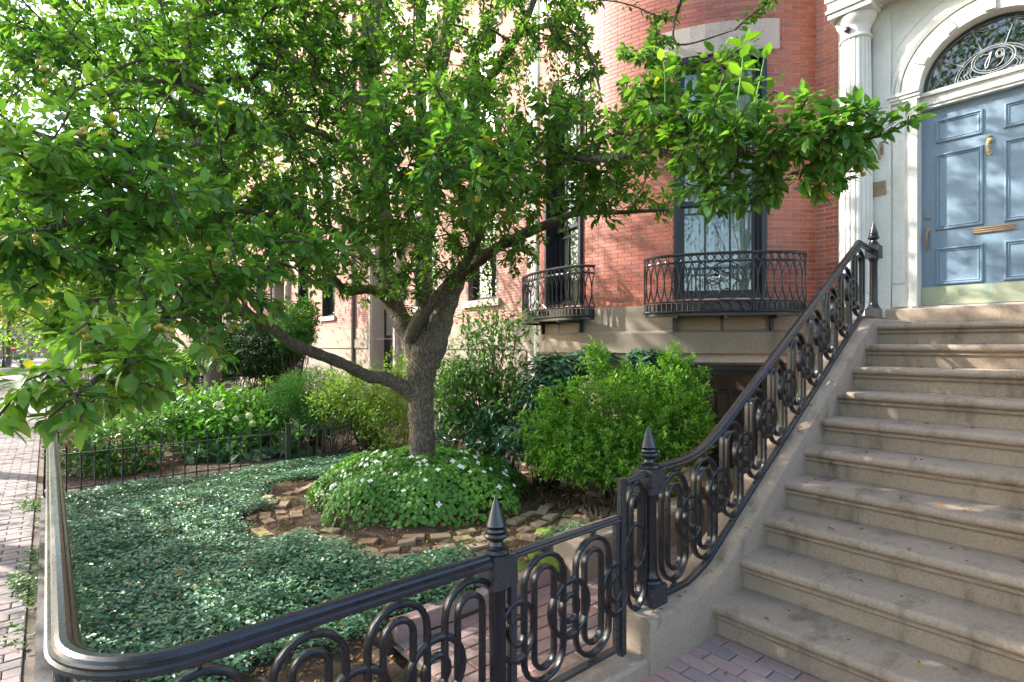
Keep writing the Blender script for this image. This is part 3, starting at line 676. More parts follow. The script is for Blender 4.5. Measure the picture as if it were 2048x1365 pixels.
# fix: parts were built in world space under an empty at house.location
# ================================================================ STOOP
def adopt(o, par):               # world-built part under an empty thing
    o.parent = par; o.matrix_parent_inverse = Matrix.Translation(-par.location); return o
def part(mb, name, mat, par, smooth=35, **k): return adopt(mb.build(name, mat, None, smooth, **k), par)
RI, TR, Y1, SX0, SX1 = .19, .3135, 2.96, -1.704, -.15
stoop = thing('stone_stoop', 'tan brownstone stoop with ten rounded steps up to the blue door', 'stoop', (-.93, 2.96, 0))
def step_profile(y0, top, yback, zbot, rise=RI):
    r = .030; pts = [(yback, zbot), (yback, top)]
    pts += [(y0 + r + .004, top)]
    for k in range(1, 8): a = math.pi / 2 + math.pi * k / 8; pts.append((y0 + r + r * math.cos(a), top - r + r * math.sin(a)))
    pts += [(y0 + r, top - 2 * r - .002), (y0 + .036, top - 2 * r - .008), (y0 + .030, top - 2 * r - .022), (y0 + .036, top - 2 * r - .032), (y0 + .052, top - 2 * r - .040), (y0 + .055, zbot)]
    return pts
for k in range(1, 11):
    y0 = Y1 + (k - 1) * TR; top = k * RI; m = MB(); yb = y0 + TR + .05 if k < 10 else 6.92
    zb = top - RI - (.015 if k > 1 else .05); nx = 14
    prof = step_profile(y0, top, yb, zb)
    for i in range(nx + 1):         # slightly worn along its length
        x = SX0 + (SX1 - SX0) * i / nx; wob = .004 * math.sin(i * 1.7 + k * 2.1) - .006 * math.sin(math.pi * i / nx)
        for j, (y, z) in enumerate(prof): m.v.append((x, y - (wob if 1 < j < 12 else 0), z + (wob * .6 if 1 < j < 9 else 0)))
    n = len(prof)
    m.f += [(i * n + j, i * n + (j + 1) % n, (i + 1) * n + (j + 1) % n, (i + 1) * n + j) for i in range(nx) for j in range(n)] + [tuple(range(n)), tuple(range((nx + 1) * n - 1, nx * n - 1, -1))]
    part(m, 'step' if k < 10 else 'landing', M['stoop'], stoop, 40)
m = MB(); m.prism([(6.86, 1.895), (6.86, 2.075), (6.872, 2.087), (7.2, 2.09), (7.2, 1.895)], -1.94, XC + .86, lambda a, u, v: (a, u, v)); part(m, 'threshold', M['stoop'], stoop)
m = MB(); m.box(XC - DHW, XC + DHW, 6.95, 7.12, 2.0905, 2.108); part(m, 'door_sill', M['lintel'], stoop)
SLOPE = lambda y: RI * ((y - Y1) / TR + 1) + .075
def ztop(y):
    a, b = .285, SLOPE(y); k = .09
    h = max(k - abs(a - b), 0) / k; v = max(a, b) + h * h * k * .25 * 1.6
    c = 1.95; k = .05; h = max(k - abs(v - c), 0) / k; return min(v, c) - h * h * k * .25
ys = [2.36 + (6.86 - 2.36) * i / 60 for i in range(61)]
def stringer(x0, x1):
    m = MB(); e = .02; k = 0
    for y in ys:
        z = ztop(y)
        m.v += [(x0, y, -.05), (x0, y, z - e), (x0 + e * .3, y, z - e * .3), (x0 + e, y, z), (x1 - e, y, z), (x1 - e * .3, y, z - e * .3), (x1, y, z - e), (x1, y, -.05)]
    n = 8
    m.f += [(i * n + j, (i + 1) * n + j, (i + 1) * n + (j + 1) % n, i * n + (j + 1) % n) for i in range(60) for j in range(n)] + [tuple(range(n)), tuple(range(61 * n - 1, 60 * n - 1, -1))]
    part(m, 'stringer', M['stoop'], stoop, 40)
stringer(-1.955, SX0 + .0005); stringer(SX1 - .0005, SX1 + .25)
m = MB(); m.box(-1.95, SX1 + .24, 6.86, 6.99, -.05, 1.89); part(m, 'stoop_core', M['stoop'], stoop)

# ================================================================ IRONWORK
RIB = [(-.0105, -.008), (-.0105, .006), (-.006, .012), (-.002, .006), (.002, .006), (.006, .012), (.0105, .006), (.0105, -.008), (.004, -.012), (-.004, -.012)]
def stadium(wd, ht, n=10):
    r = wd / 2; s = ht / 2 - r; p = [(r * math.cos(math.pi * k / n), s + r * math.sin(math.pi * k / n)) for k in range(n + 1)]
    return p + [(-r * math.cos(math.pi * k / n), -s - r * math.sin(math.pi * k / n)) for k in range(n + 1)]
def loop_mesh(name, pts, prof=RIB, k=1.0):          # closed bar in the local x-z plane
    m = MB(); n = len(pts); P3 = [Vector((x, 0, z)) for x, z in pts]; fr = []
    for i in range(n):
        t = (P3[(i + 1) % n] - P3[i - 1]).normalized(); fr.append((Vector((t.z, 0, -t.x)), Vector((0, 1, 0))))
    m.sweep(P3, fr, [(a * k, b * k * 1.3) for a, b in prof], closed=True); return m.mesh(name, M['iron'], 30)
circ = lambda r, n=24: [(r * math.cos(2 * math.pi * i / n), r * math.sin(2 * math.pi * i / n)) for i in range(n)]
UW, UH, PITCH = .245, .60, .325
ME_OUT = loop_mesh('outer_loop', stadium(UW, UH), k=1.1); ME_IN = loop_mesh('inner_loop', stadium(UW * .5, UH * .80), k=1.05)
ME_RING = loop_mesh('ring', circ(.116), k=1.1); ME_EYE = loop_mesh('ring_eye', circ(.056, 18), k=1.0)
def scroll_mesh():
    m = MB()
    for s in (-1, 1): m.tube([(s * (.016 + .014 * math.cos(t)) + s * .004 * t * 0, 0, .016 * math.sin(t) * (1 - t * .03)) for t in [i * .62 for i in range(10)]], [.006 - .0004 * i for i in range(10)], 5)
    m.tube([(0, 0, -.03), (0, 0, .034)], .008, 6); m.lathe([(0, -.012), (.013, -.006), (.015, 0), (.013, .006), (0, .012)], 8); return m.mesh('scroll', M['iron'], 40)
ME_SCR = scroll_mesh()
def inst(me, par, loc, rz, scale=(1, 1, 1), name=None):
    o = bpy.data.objects.new(name or me.name, me); col.objects.link(o); o.parent = par
    o.location = Vector(loc) - par.location; o.rotation_euler = (0, 0, rz); o.scale = scale; return o
RAILP = [(-.040, -.012), (-.040, .000), (-.033, .006), (-.033, .013), (-.024, .016), (-.019, .024), (-.008, .030), (.008, .030), (.019, .024), (.024, .016), (.033, .013), (.033, .006), (.040, .0), (.040, -.012), (.022, -.016), (.018, -.026), (-.018, -.026), (-.022, -.016)]
def rail(par, pts, k=1.0, name='top_rail', prof=RAILP):
    P3 = [Vector(p) for p in pts]; fr = []
    for i in range(len(P3)):
        t = (P3[min(i + 1, len(P3) - 1)] - P3[max(i - 1, 0)]).normalized(); s = t.cross(Vector((0, 0, 1))).normalized(); fr.append((s, s.cross(t)))
    m = MB(); m.sweep(P3, fr, [(a * k, b * k) for a, b in prof]); return part(m, name, M['iron'], par, 25)
FLAT = [(-.018, -.008), (-.018, .008), (.018, .008), (.018, -.008)]
def newel_mesh():
    m = MB(); b = .062
    m.box(-b, b, -b, b, 0, .11); m.box(-b * .93, b * .93, -b * .93, b * .93, .11, .118)
    m.lathe([(.058, .118), (.060, .128), (.054, .138), (.044, .142), (.047, .152), (.040, .165), (.037, .20), (.036, .60), (.041, .615), (.046, .622), (.046, .632), (.040, .636)], 16)
    m.box(-.064, .064, -.064, .064, .636, .765); m.box(-.058, .058, -.058, .058, .765, .772)
    m.lathe([(.052, .772), (.056, .780), (.048, .788), (.044, .792), (.046, .80), (.032, .808), (.028, .825), (.034, .832), (.050, .842), (.055, .852), (.050, .862), (.040, .866), (.046, .872), (.044, .882), (.034, .888), (.043, .894), (.041, .902), (.006, 1.015), (.0, 1.018)], 16)
    return m.mesh('newel_post', M['iron'], 35)
ME_NEWEL = newel_mesh()
def units(par, along, spots, zc, uh=UH, us=1.0, ends=(True, True), rings=True):
    """looped iron panel: spots = positions along the run, along(s) -> (x,y), heading"""
    for i, s in enumerate(spots):
        (x, y), a = along(s); z = zc(s)
        inst(ME_OUT, par, (x, y, z), a, (us, 1, uh / UH)); inst(ME_IN, par, (x, y, z), a, (us, 1, uh / UH))
        inst(ME_SCR, par, (x, y, z + uh / 2 + .03), a); inst(ME_SCR, par, (x, y, z - uh / 2 - .025), a, (1, 1, -1))
        if rings and i < len(spots) - 1:
            s2 = (s + spots[i + 1]) / 2; (x, y), a = along(s2); z2 = zc(s2)
            inst(ME_RING, par, (x, y, z2 - .01), a, (1.08, 1, 1.12)); inst(ME_EYE, par, (x, y, z2 - .01), a, (1, 1, 1.1))
# --- stair railing
XP = -1.826
def railing(xp, label):
    t = thing('stair_railing', label, 'railing', (xp, 2.54, .285))
    H = .715
    def rz(y):
        if y > 5.72: return ztop(5.72) + H + .0 - min(1, (y - 5.72) / .3) * .04
        z = ztop(y) + H
        if y < 3.15: z = max(z, 1.015)
        return z
    top = [(xp, y, rz(y)) for y in [2.585 + (5.72 - 2.585) * i / 40 for i in range(41)]]
    # soften the sweep up from the lower post
    for _ in range(6):
        for i in range(1, 40): top[i] = (xp, top[i][1], (top[i - 1][2] + top[i][2] * 2 + top[i + 1][2]) / 4)
    rail(t, top, .86); rail(t, [(xp, 5.70, top[-1][2]), (xp, 6.05, top[-1][2] - .03)], .85)
    rail(t, [(xp, y, ztop(y) + .012) for y in [2.6 + (6.07 - 2.6) * i / 50 for i in range(51)]], 1, 'bottom_rail', [(-.018, -.010), (-.018, .010), (-.006, .017), (.006, .017), (.018, .010), (.018, -.010)])
    sp = [2.755 + .327 * i for i in range(10)]
    def zc(s): return (ztop(s) + rz(s)) / 2 if s > 3.0 else (.30 + 1.02) / 2 + max(0, (s - 2.755)) * .15
    units(t, lambda s: ((xp, s), math.pi / 2), sp, zc, .605)
    inst(ME_NEWEL, t, (xp, 2.54, .283), 0, (1, 1, .955)).rotation_euler = (0, R_(-1.2), 0)
    inst(ME_NEWEL, t, (xp, 6.107, 1.948), 0, (.92, .92, .93))
    return t
railing(XP, 'black cast iron stair railing of looped bars beside the stone steps')
railing(SX1 + .125, 'black cast iron stair railing on the far right edge of the stoop')

# --- garden fence with its gate
XF, YF, RH = -1.826, .035, .795
kerb_s = MB()
for (x0, x1, y0, y1) in ((-1.95, -1.71, 1.40, 2.358), (-1.93, -1.73, .30, 1.398)): kerb_s.prism([(x0, -.03), (x0, .075), (x0 + .015, .09), (x1 - .015, .09), (x1, .075), (x1, -.03)], y0, y1, lambda a, u, v: (u, a, v))
kb = kerb_s.build('fence_kerb', M['stoop'], smooth=30); tag(kb, 'low tan stone kerb under the iron gate and fence', 'kerb')
RC = .30
def street_path():
    pts = [(XF, y) for y in (1.40, 1.2, 1.0, .8, .6, .45)]
    pts += [(XF - RC + RC * math.cos(a), YF + RC - RC * math.sin(a)) for a in [math.pi / 2 * i / 12 for i in range(13)]]
    return pts + [(x, YF) for x in np.arange(-2.3, -7.9, -.4)]
fence = thing('iron_fence', 'black looped iron fence curving round the corner of the garden', 'fence', (XF - RC, YF, .0))
rail(fence, [(x, y, RH) for x, y in street_path()], 1.08)
rail(fence, [(x, y, .10) for x, y in street_path()], 1, 'bottom_rail', FLAT)
units(fence, lambda s: ((XF, s), math.pi / 2), [.34 + .325 * i for i in range(4)], lambda s: .44)
units(fence, lambda s: ((s, YF), 0), [-2.34 - .325 * i for i in range(17)], lambda s: .44)
a45 = (XF - RC + RC * .707, YF + RC - RC * .707)
inst(ME_OUT, fence, (*a45, .44), R_(45), (.8, 1, 1)); inst(ME_IN, fence, (*a45, .44), R_(45), (.8, 1, 1))
pn = inst(ME_NEWEL, fence, (XF, 1.465, .06), 0, (1, 1, .97)); pn.rotation_euler = (R_(-.3), R_(-1.6), 0)
inst(ME_NEWEL, fence, (-7.84, YF, .0), 0)
m = MB(); m.box(-7.8, -2.15, -.05, .12, -.05, .06); m.prism([(0, -.05), (0, .06)] , 0, 0, lambda a, u, v: (0, 0, 0)) if False else None
part(m, 'fence_footing', M['coping'], fence)
fpost = thing('gate_post', 'flat black iron slam post between the gate and the stair post', 'post', (XF, 2.285, .09))
m = MB(); m.box(XF - .014, XF + .014, 2.262, 2.306, .085, 1.0); m.box(XF - .02, XF + .02, 2.256, 2.312, 1.0, 1.006); m.tube([(XF + .016, 2.272, .09), (XF + .016, 2.272, .99)], .005, 5); part(m, 'plate', M['iron'], fpost)
rail(fpost, [(XF, 2.306, .985), (XF, 2.478, 1.0)], .55, 'link_rail')
inst(ME_OUT, fpost, (XF, 2.40, .63), math.pi / 2, (.62, 1, 1.12)); inst(ME_IN, fpost, (XF, 2.40, .63), math.pi / 2, (.62, 1, 1.12)); inst(ME_RING, fpost, (XF, 2.39, .63), math.pi / 2, (.7, 1, 1))
gate = thing('iron_gate', 'low black iron garden gate with two looped panels', 'gate', (XF, 1.54, .10))
rail(gate, [(XF, 1.535, RH - .005), (XF, 2.245, RH + .005)], .62)
rail(gate, [(XF, 1.535, .135), (XF, 2.245, .135)], 1, 'bottom_rail', FLAT)
m = MB(); m.box(XF - .015, XF + .015, 1.522, 1.555, .10, .80); m.box(XF - .012, XF + .012, 2.225, 2.252, .12, .80); part(m, 'gate_stile', M['iron'], gate)
units(gate, lambda s: ((XF, s), math.pi / 2), [1.73, 2.06], lambda s: .462, .57)
for s in (1.565, 2.225):
    inst(ME_RING, gate, (XF, s, .45), math.pi / 2, (.85, 1, 1.1)); inst(ME_EYE, gate, (XF, s, .45), math.pi / 2, (.8, 1, 1.1))
# --- spear fence between the two gardens
XD = -7.83
spear = thing('spear_fence', 'low black spear topped fence dividing the two gardens', 'fence', (XD, .1, .05))
m = MB(); r = .0085; m.tube([(0, 0, 0), (0, 0, .50)], r, 6); m.lathe([(.009, .50), (.014, .512), (.009, .525), (.0125, .535), (.001, .60)], 6); MEP = m.mesh('picket', M['iron'], 40)
for i in range(48): inst(MEP, spear, (XD, .16 + .127 * i, .03), random.uniform(0, 1), (1, 1, random.uniform(.97, 1.02)))
for z in (.50, .12):
    m = MB(); m.box(XD - .014, XD + .014, .06, 6.3, z - .006, z + .006); part(m, 'fence_rail', M['iron'], spear)
for y in (2.545, 5.0):
    m = MB(); m.box(XD - .03, XD + .03, y - .03, y + .03, 0, .6); m.box(XD - .036, XD + .036, y - .036, y + .036, .6, .63); part(m, 'fence_post', M['iron'], spear)
# --- next fences down the street
def far_fence(x, label, y1=5.2, street=7.4, h=0):
    t = thing('iron_fence', label, 'fence', (x, YF, 0))
    rail(t, [(x, y, .93) for y in np.arange(YF, y1, .5)], .9); rail(t, [(x, y, .14) for y in (YF, y1)], 1, 'bottom_rail', FLAT)
    rail(t, [(x + .0 - s, YF, .80) for s in np.arange(0, -street, -.5)] if False else [(x + s, YF, .80) for s in np.arange(.1, street, .5)], 1.0)
    units(t, lambda s: ((x, s), math.pi / 2), list(np.arange(.25, y1 - .1, .34)), lambda s: .53, .66, rings=False)
    units(t, lambda s: ((s, YF), 0), list(np.arange(x + .25, x + street - .1, .34)), lambda s: .44, rings=False)
    inst(ME_NEWEL, t, (x, YF, 0), 0, (1, 1, 1.15)); return t
far_fence(-15.6, 'looped iron fence of the neighbouring garden behind the hydrangeas')
far_fence(-23.4, 'distant looped iron fence two gardens down the sidewalk')

# --- balconies
def arcpts(hw, dp, n, z):        # plan of the balcony: flattened bow, from -hw to hw
    return [(-hw * math.cos(math.pi * k / n) if True else 0, -dp * math.sin(math.pi * k / n) ** .75, z) for k in range(n + 1)]
def balcony(ac, label, hw=.90, dp=.40, z0=2.07, z1=2.745):
    F = frame_at(ac, BR + .0); loc = F @ Vector((0, 0, z0)); t = thing('iron_balcony', label, 'balcony', loc)
    N = 96; plan = [Vector((p[0], p[1], 0)) for p in arcpts(hw, dp, N, 0)]
    L = [0]
    for i in range(N): L.append(L[-1] + (plan[i + 1] - plan[i]).length)
    T = L[-1]
    def at(s):
        s = min(max(s, 0), T); i = min(int(np.searchsorted(L, s)), N); i = max(i, 1); k = (s - L[i - 1]) / (L[i] - L[i - 1]); p = plan[i - 1].lerp(plan[i], k); d = (plan[i] - plan[i - 1]).normalized(); return p, d
    def W(s, z, off=0): p, d = at(s); return F @ Vector((p.x, p.y, z))
    def hoop(z, r, name, hgt=None):
        m = MB(); P3 = [F @ Vector((p.x, p.y, z)) for p in plan]; m.tube(P3, r, 6); part(m, name, M['iron'], t)
    hoop(z1, .017, 'top_rail'); hoop(z1 - .092, .010, 'middle_rail'); hoop(z0 + .135, .010, 'middle_rail'); hoop(z0 + .02, .014, 'bottom_rail')
    # row of small rings under the rail
    nr = int(T / .084)
    for i in range(nr):
        s = T * (i + .5) / nr; m = MB(); m.tube([W(s + .038 * math.cos(a), z1 - .047 + .038 * math.sin(a)) for a in [2 * math.pi * k / 14 for k in range(14)]], 0.0083, 5, True); part(m, 'ring', M['iron'], t)
    # intersecting lancets either side of a round centre
    zb, zt = z0 + .14, z1 - .095; cw = .285; sm = T / 2
    npk = 9; w_ = (sm - cw) / npk
    for side in (0, 1):
        for i in range(npk + 1):
            s0 = (i * w_) if side == 0 else (T - i * w_); sg = 1 if side == 0 else -1
            for d in (1, -1):
                if (i == npk and d == 1) or (i == 0 and d == -1): continue
                m = MB(); m.tube([W(s0 + sg * d * w_ * .82 * math.sin(math.pi * u) ** .8 * .62, zb + (zt - zb) * u) for u in [k / 10 for k in range(11)]], 0.0087, 5); part(m, 'lancet_bar', M['iron'], t)
    zc = (zb + zt) / 2; rr = (zt - zb) / 2 - .006
    for r, th in ((rr, .0065), (rr * .82, .0045)):
        m = MB(); m.tube([W(sm + r * math.cos(a), zc + r * math.sin(a)) for a in [2 * math.pi * k / 30 for k in range(30)]], th, 5, True); part(m, 'medallion', M['iron'], t)
    for k in range(6):
        a0 = math.pi / 3 * k; a1 = a0 + math.pi / 3; m = MB(); q = rr * .84
        m.tube([W(sm + (q * (1 - u) ** 2 * math.cos(a0) + q * u * u * math.cos(a1)) * 1.0 + 2 * u * (1 - u) * .02 * math.cos((a0 + a1) / 2), zc + q * (1 - u) ** 2 * math.sin(a0) + q * u * u * math.sin(a1) + 2 * u * (1 - u) * .02 * math.sin((a0 + a1) / 2)) for u in [j / 8 for j in range(9)]], 0.0075, 5)
        m.tube([W(sm + (q + .012) * math.cos(a0) + .018 * math.cos(b), zc + (q + .0) * math.sin(a0) + .018 * math.sin(b)) for b in [2 * math.pi * j / 10 for j in range(10)]], 0.0067, 5, True); part(m, 'star_bar', M['iron'], t)
    for sg in (-1, 1):
        m = MB(); m.tube([W(sm + sg * cw, z) for z in (z0 + .02, zt)], 0.0090, 5); part(m, 'upright', M['iron'], t)
        for (za, zb2) in ((zt - .10, zt - .005), (zb + .10, zb + .005)):
            m = MB(); m.tube([W(sm + sg * (cw - .16), za), W(sm + sg * cw, zb2)], 0.0075, 5); part(m, 'corner_bar', M['iron'], t)
    for i in range(5):
        s = sm + (i - 2) * .108; m = MB(); m.tube([W(s + .048 * math.cos(a), z0 + .078 + .048 * math.sin(a)) for a in [2 * math.pi * k / 14 for k in range(14)]], 0.0075, 5, True); part(m, 'ring', M['iron'], t)
    for sg in (-1, 1):
        for i in range(14):
            s = sm + sg * (cw + .012 + (sm - cw - .02) * i / 13); m = MB(); m.tube([W(s, z0 + .02), W(s, z0 + .135)], 0.0067, 4); part(m, 'baluster', M['iron'], t)
    m = MB(); inner = [F @ Vector((p.x, .02, z0 + .004)) for p in plan]; outer = [F @ Vector((p.x * .99, p.y * .97, z0 + .004)) for p in plan]
    i2 = [v - Vector((0, 0, .03)) for v in inner]; o2 = [v - Vector((0, 0, .03)) for v in outer]; n = len(inner)
    m.add(inner + outer + i2 + o2, [(i, n + i, n + i + 1, i + 1) for i in range(n - 1)] + [(2 * n + i, 2 * n + i + 1, 3 * n + i + 1, 3 * n + i) for i in range(n - 1)] + [(n + i, 3 * n + i, 3 * n + i + 1, n + i + 1) for i in range(n - 1)])
    part(m, 'floor_plate', M['iron'], t)
    m = MB(); sk = [F @ Vector((p.x * .985, p.y * .95, 0)) for p in plan]
    m.add([v + Vector((0, 0, z0)) for v in sk] + [v + Vector((0, 0, z0 + .12)) for v in sk], [(i, i + 1, n + i + 1, n + i) for i in range(n - 1)]); part(m, 'skirt_plate', M['iron'], t)
    for x in (-.55, 0, .55):
        m = MB(); m.box(x - .02, x + .02, -dp * .9, .06, z0 - .055, z0 - .025, F); m.box(x - .018, x + .018, -.03, .05, z0 - .19, z0 - .055, F); part(m, 'bracket', M['iron'], t)
balcony(36.5, 'black iron balcony in front of the curtained window nearest the stoop')
balcony(-15.5, 'black iron balcony on the far side of the bow behind the tree')
# ================================================================ NEIGHBOURING HOUSES
def flat_house(x0, x1, label, wins, doorx, wallmat, shift=0, storeys=4):
    t = thing('row_house', label, 'house', ((x0 + x1) / 2, YW, 0))
    fl = [2.216 + 3.35 * k for k in range(storeys)]; top = 2.216 + 3.35 * storeys
    ops = [(w - .55, w + .55, f + .45, f + 2.65) for f in fl for w in (wins if f == fl[0] else list(wins) + [doorx])]
    if doorx is not None: ops.append((doorx - .62, doorx + .62, .35, 4.15))
    xs = sorted(set([x0, x1] + [v for o in ops for v in o[:2]])); zs = sorted(set([-.05, 1.64, 1.90, 2.216, top] + [v for o in ops for v in o[2:]]))
    mbs = {'wall': MB(), 'stone_base': MB()}
    for i in range(len(xs) - 1):
        for j in range(len(zs) - 1):
            xm, zm = (xs[i] + xs[i + 1]) / 2, (zs[j] + zs[j + 1]) / 2
            if any(o[0] < xm < o[1] and o[2] < zm < o[3] for o in ops): continue
            base = zm < 2.216; y = YW - (.05 if base and 1.64 < zm < 1.9 else .02 if base else 0)
            mbs['stone_base' if base else 'wall'].add([(xs[i], y, zs[j]), (xs[i + 1], y, zs[j]), (xs[i + 1], y, zs[j + 1]), (xs[i], y, zs[j + 1])], [(0, 1, 2, 3)])
    mbs['wall'].box(x0, x1, 8.4, 14, -.05, top)
    mbs['wall'].add([(x0, YW, top), (x1, YW, top), (x1, 14, top), (x0, 14, top)], [(0, 1, 2, 3)])
    for x in (x0, x1): mbs['wall'].add([(x, YW, -.05), (x, 8.4, -.05), (x, 8.4, top), (x, YW, top)], [(0, 1, 2, 3)])
    part(mbs['wall'], 'wall', wallmat, t, None)
    b = mbs['stone_base']; b.box(x0, x1, YW - .052, YW - .0005, 1.885, 1.9); part(b, 'stone_base', M['stone'], t, None)
    for (a, c, z0, z1) in ops:
        if z0 < 1: continue
        m = MB(); m.box(a, a + .06, YW + .0, YW + .25, z0, z1); m.box(c - .06, c, YW, YW + .25, z0, z1); m.box(a + .06, c - .06, YW + .01, YW + .25, z1 - .07, z1)
        wn = part(m, 'window', M['frame'] if shift % 2 else M['pipe'], t)
        m = MB(); sash(m, None, a + .06, c - .06, z0 + .02, (z0 + z1) / 2 + .02, YW + .14); sash(m, None, a + .06, c - .06, (z0 + z1) / 2 - .02, z1 - .07, YW + .10); adopt(m.build('sash', M['frame']), wn).matrix_parent_inverse = Matrix.Identity(4)
        m = MB(); m.add([(a + .05, YW + .16, z0), (c - .05, YW + .16, z0), (c - .05, YW + .16, z1), (a + .05, YW + .16, z1)], [(0, 1, 2, 3)]); g = m.build('pane', M['dglass']); g.parent = wn
        m = MB(); m.box(a, c, YW + .35, YW + .6, z0, z1); m.box(a + .08, (a * 2 + c) / 3, YW + .24, YW + .26, z0, z1); g = m.build('pane_backing', M['cloth']); g.parent = wn
        m = MB(); m.box(a - .09, c + .09, YW - .075, YW + .2, z0 - .14, z0); g = m.build('sill', M['lintel']); g.parent = wn
        m = MB(); m.box(a - .12, c + .12, YW - .03, YW + .2, z1, z1 + .24); g = m.build('lintel', M['lintel']); g.parent = wn
    if doorx is not None:
        m = MB(); ds = part(m, 'door_surround', M['lintel'], t) if False else None
        m = MB()
        for s in (-1, 1):
            m.box(*sorted((doorx + s * .62, doorx + s * .80)), YW - .14, YW + .3, .1, 4.2); m.box(*sorted((doorx + s * .66, doorx + s * .76)), YW - .17, YW - .13, .3, 4.0)
        m.box(doorx - .85, doorx + .85, YW - .2, YW + .3, 4.2, 4.45); m.box(doorx - .92, doorx + .92, YW - .3, YW + .3, 4.45, 4.56); m.box(doorx - 1.0, doorx + 1.0, YW - .4, YW + .3, 4.56, 4.66)
        part(m, 'door_surround', M['lintel'], t)
        m = MB(); m.box(doorx - .62, doorx + .62, YW + .24, YW + .3, .9, 4.2)
        for s in (-1, 1): m.box(*sorted((doorx + s * .05, doorx + s * .5)), YW + .22, YW + .25, 1.1, 1.8)
        part(m, 'door', M['frame'], t)
        m = MB()
        for s in (-1, 1): m.add([(doorx + s * .1, YW + .235, 2.0), (doorx + s * .48, YW + .235, 2.0), (doorx + s * .48, YW + .235, 3.9), (doorx + s * .1, YW + .235, 3.9)], [(0, 1, 2, 3)])
        part(m, 'door_glass', M['glass'], t)
        for k in range(5):
            m = MB(); m.box(doorx - .9, doorx + .9, YW - .45 - .3 * (4 - k), YW - .02, .18 * k, .18 * (k + 1)); part(m, 'step', M['stoop'], t)
    m = MB(); m.tube([(x0 + .12, YW - .06, z) for z in (0, 4, top)], .055, 8); part(m, 'downspout', M['pipe'], t)
    return t
M['wall2'] = brickshader('brick_wall_next_door', 'XZ', (.38, .17, .13), (.44, .21, .165), (.50, .42, .38))
flat_house(-15.7, -7.87, 'pinkish brick row house with flat front just behind the tree', (-9.3, -11.55), -13.55, M['wall2'])
flat_house(-23.5, -15.72, 'second brick row house down the street, pale stone sills', (-17.6, -19.9), -22.1, M['wall2'], 1)
flat_house(-31.3, -23.52, 'third brick row house down the street past the dark bush', (-25.2, -27.6), -29.8, M['wallshader'], 0, 3)
flat_house(-46.9, -31.32, 'farthest brick row house at the end of the terrace', (-33.2, -35.6, -40.5, -43), -37.9, M['wall2'], 1, 3)
def block(x, y0, y1, h, label):
    t = thing('corner_building', label, 'building', (x, (y0 + y1) / 2, 0)); m = MB(); m.box(x - 12, x, y0, y1, -.05, h); part(m, 'wall', M['wallshader2'], t, None)
    for k in range(int((y1 - y0) / 2.6)):
        for f in range(int(h / 3.4)):
            yy = y0 + 1.3 + 2.6 * k; z = 1.2 + 3.4 * f; m = MB(); m.box(x - .02, x + .04, yy - .5, yy + .5, z, z + 1.9); part(m, 'window', M['dglass2'], t)
M['wallshader2'] = brickshader('brick_wall_far', 'YZ', (.34, .17, .13), (.40, .21, .16), (.42, .34, .30)); M['dglass2'] = plain('far_window', (.06, .07, .08), .15)
block(-120, -34, 30, 15, 'far brick building closing the end of the street')
# ---------------------------------------------------------------- street furniture
def lamp(loc, label):
    t = thing('street_lamp', label, 'street lamp', loc); x, y, z = loc; T = Matrix.Translation(loc)
    m = MB(); m.lathe([(.21, 0), (.21, .12), (.15, .2), (.12, .55), (.07, .62), (.055, .8), (.045, 2.5), (.07, 2.52), (.05, 2.56), (.03, 2.6)], 10, T); part(m, 'pole', M['iron'], t)
    m = MB(); m.lathe([(.09, 2.6), (.17, 3.0), (.17, 3.02)], 6, T); part(m, 'lantern', M['lampglass'], t)
    m = MB(); m.lathe([(.20, 3.02), (.14, 3.12), (.05, 3.2), (.03, 3.27), (0, 3.3)], 6, T); part(m, 'lantern_cap', M['iron'], t)
pl = lambda px, z, h=0: Vector((*(ray(px) * z).xy, h))
lamp(pl(7, 44), 'old fashioned street lamp with white lantern farthest left on the sidewalk')
lamp(pl(30, 70), 'more distant street lamp behind the red round sign')
def sign(loc, label):
    t = thing('traffic_sign', label, 'sign', loc); T = Matrix.Translation(loc)
    m = MB(); m.lathe([(.03, 0), (.03, 2.5)], 6, T); part(m, 'post', M['iron'], t)
    nrm = Vector((-loc[0], -loc[1], 0)).normalized(); Rm = Matrix.Translation((loc[0], loc[1], 1.55)) @ nrm.to_track_quat('Z', 'Y').to_matrix().to_4x4()
    m = MB(); m.lathe([(0, .03), (.36, .03), (.36, .05), (0, .05)], 20, Rm); f = part(m, 'sign_disc', M['red_sign'], t)
    m = MB(); m.box(-.26, .26, -.07, .07, .052, .06, Rm); part(m, 'white_bar', M['sign_white'], t)
    m = MB(); m.box(-.45, .45, -.16, .16, .04, .06, Matrix.Translation((0, 0, .62)) @ Rm); part(m, 'street_sign_back', M['iron'], t)
sign(pl(23, 50), 'red round no entry sign with white bar under a black plate')
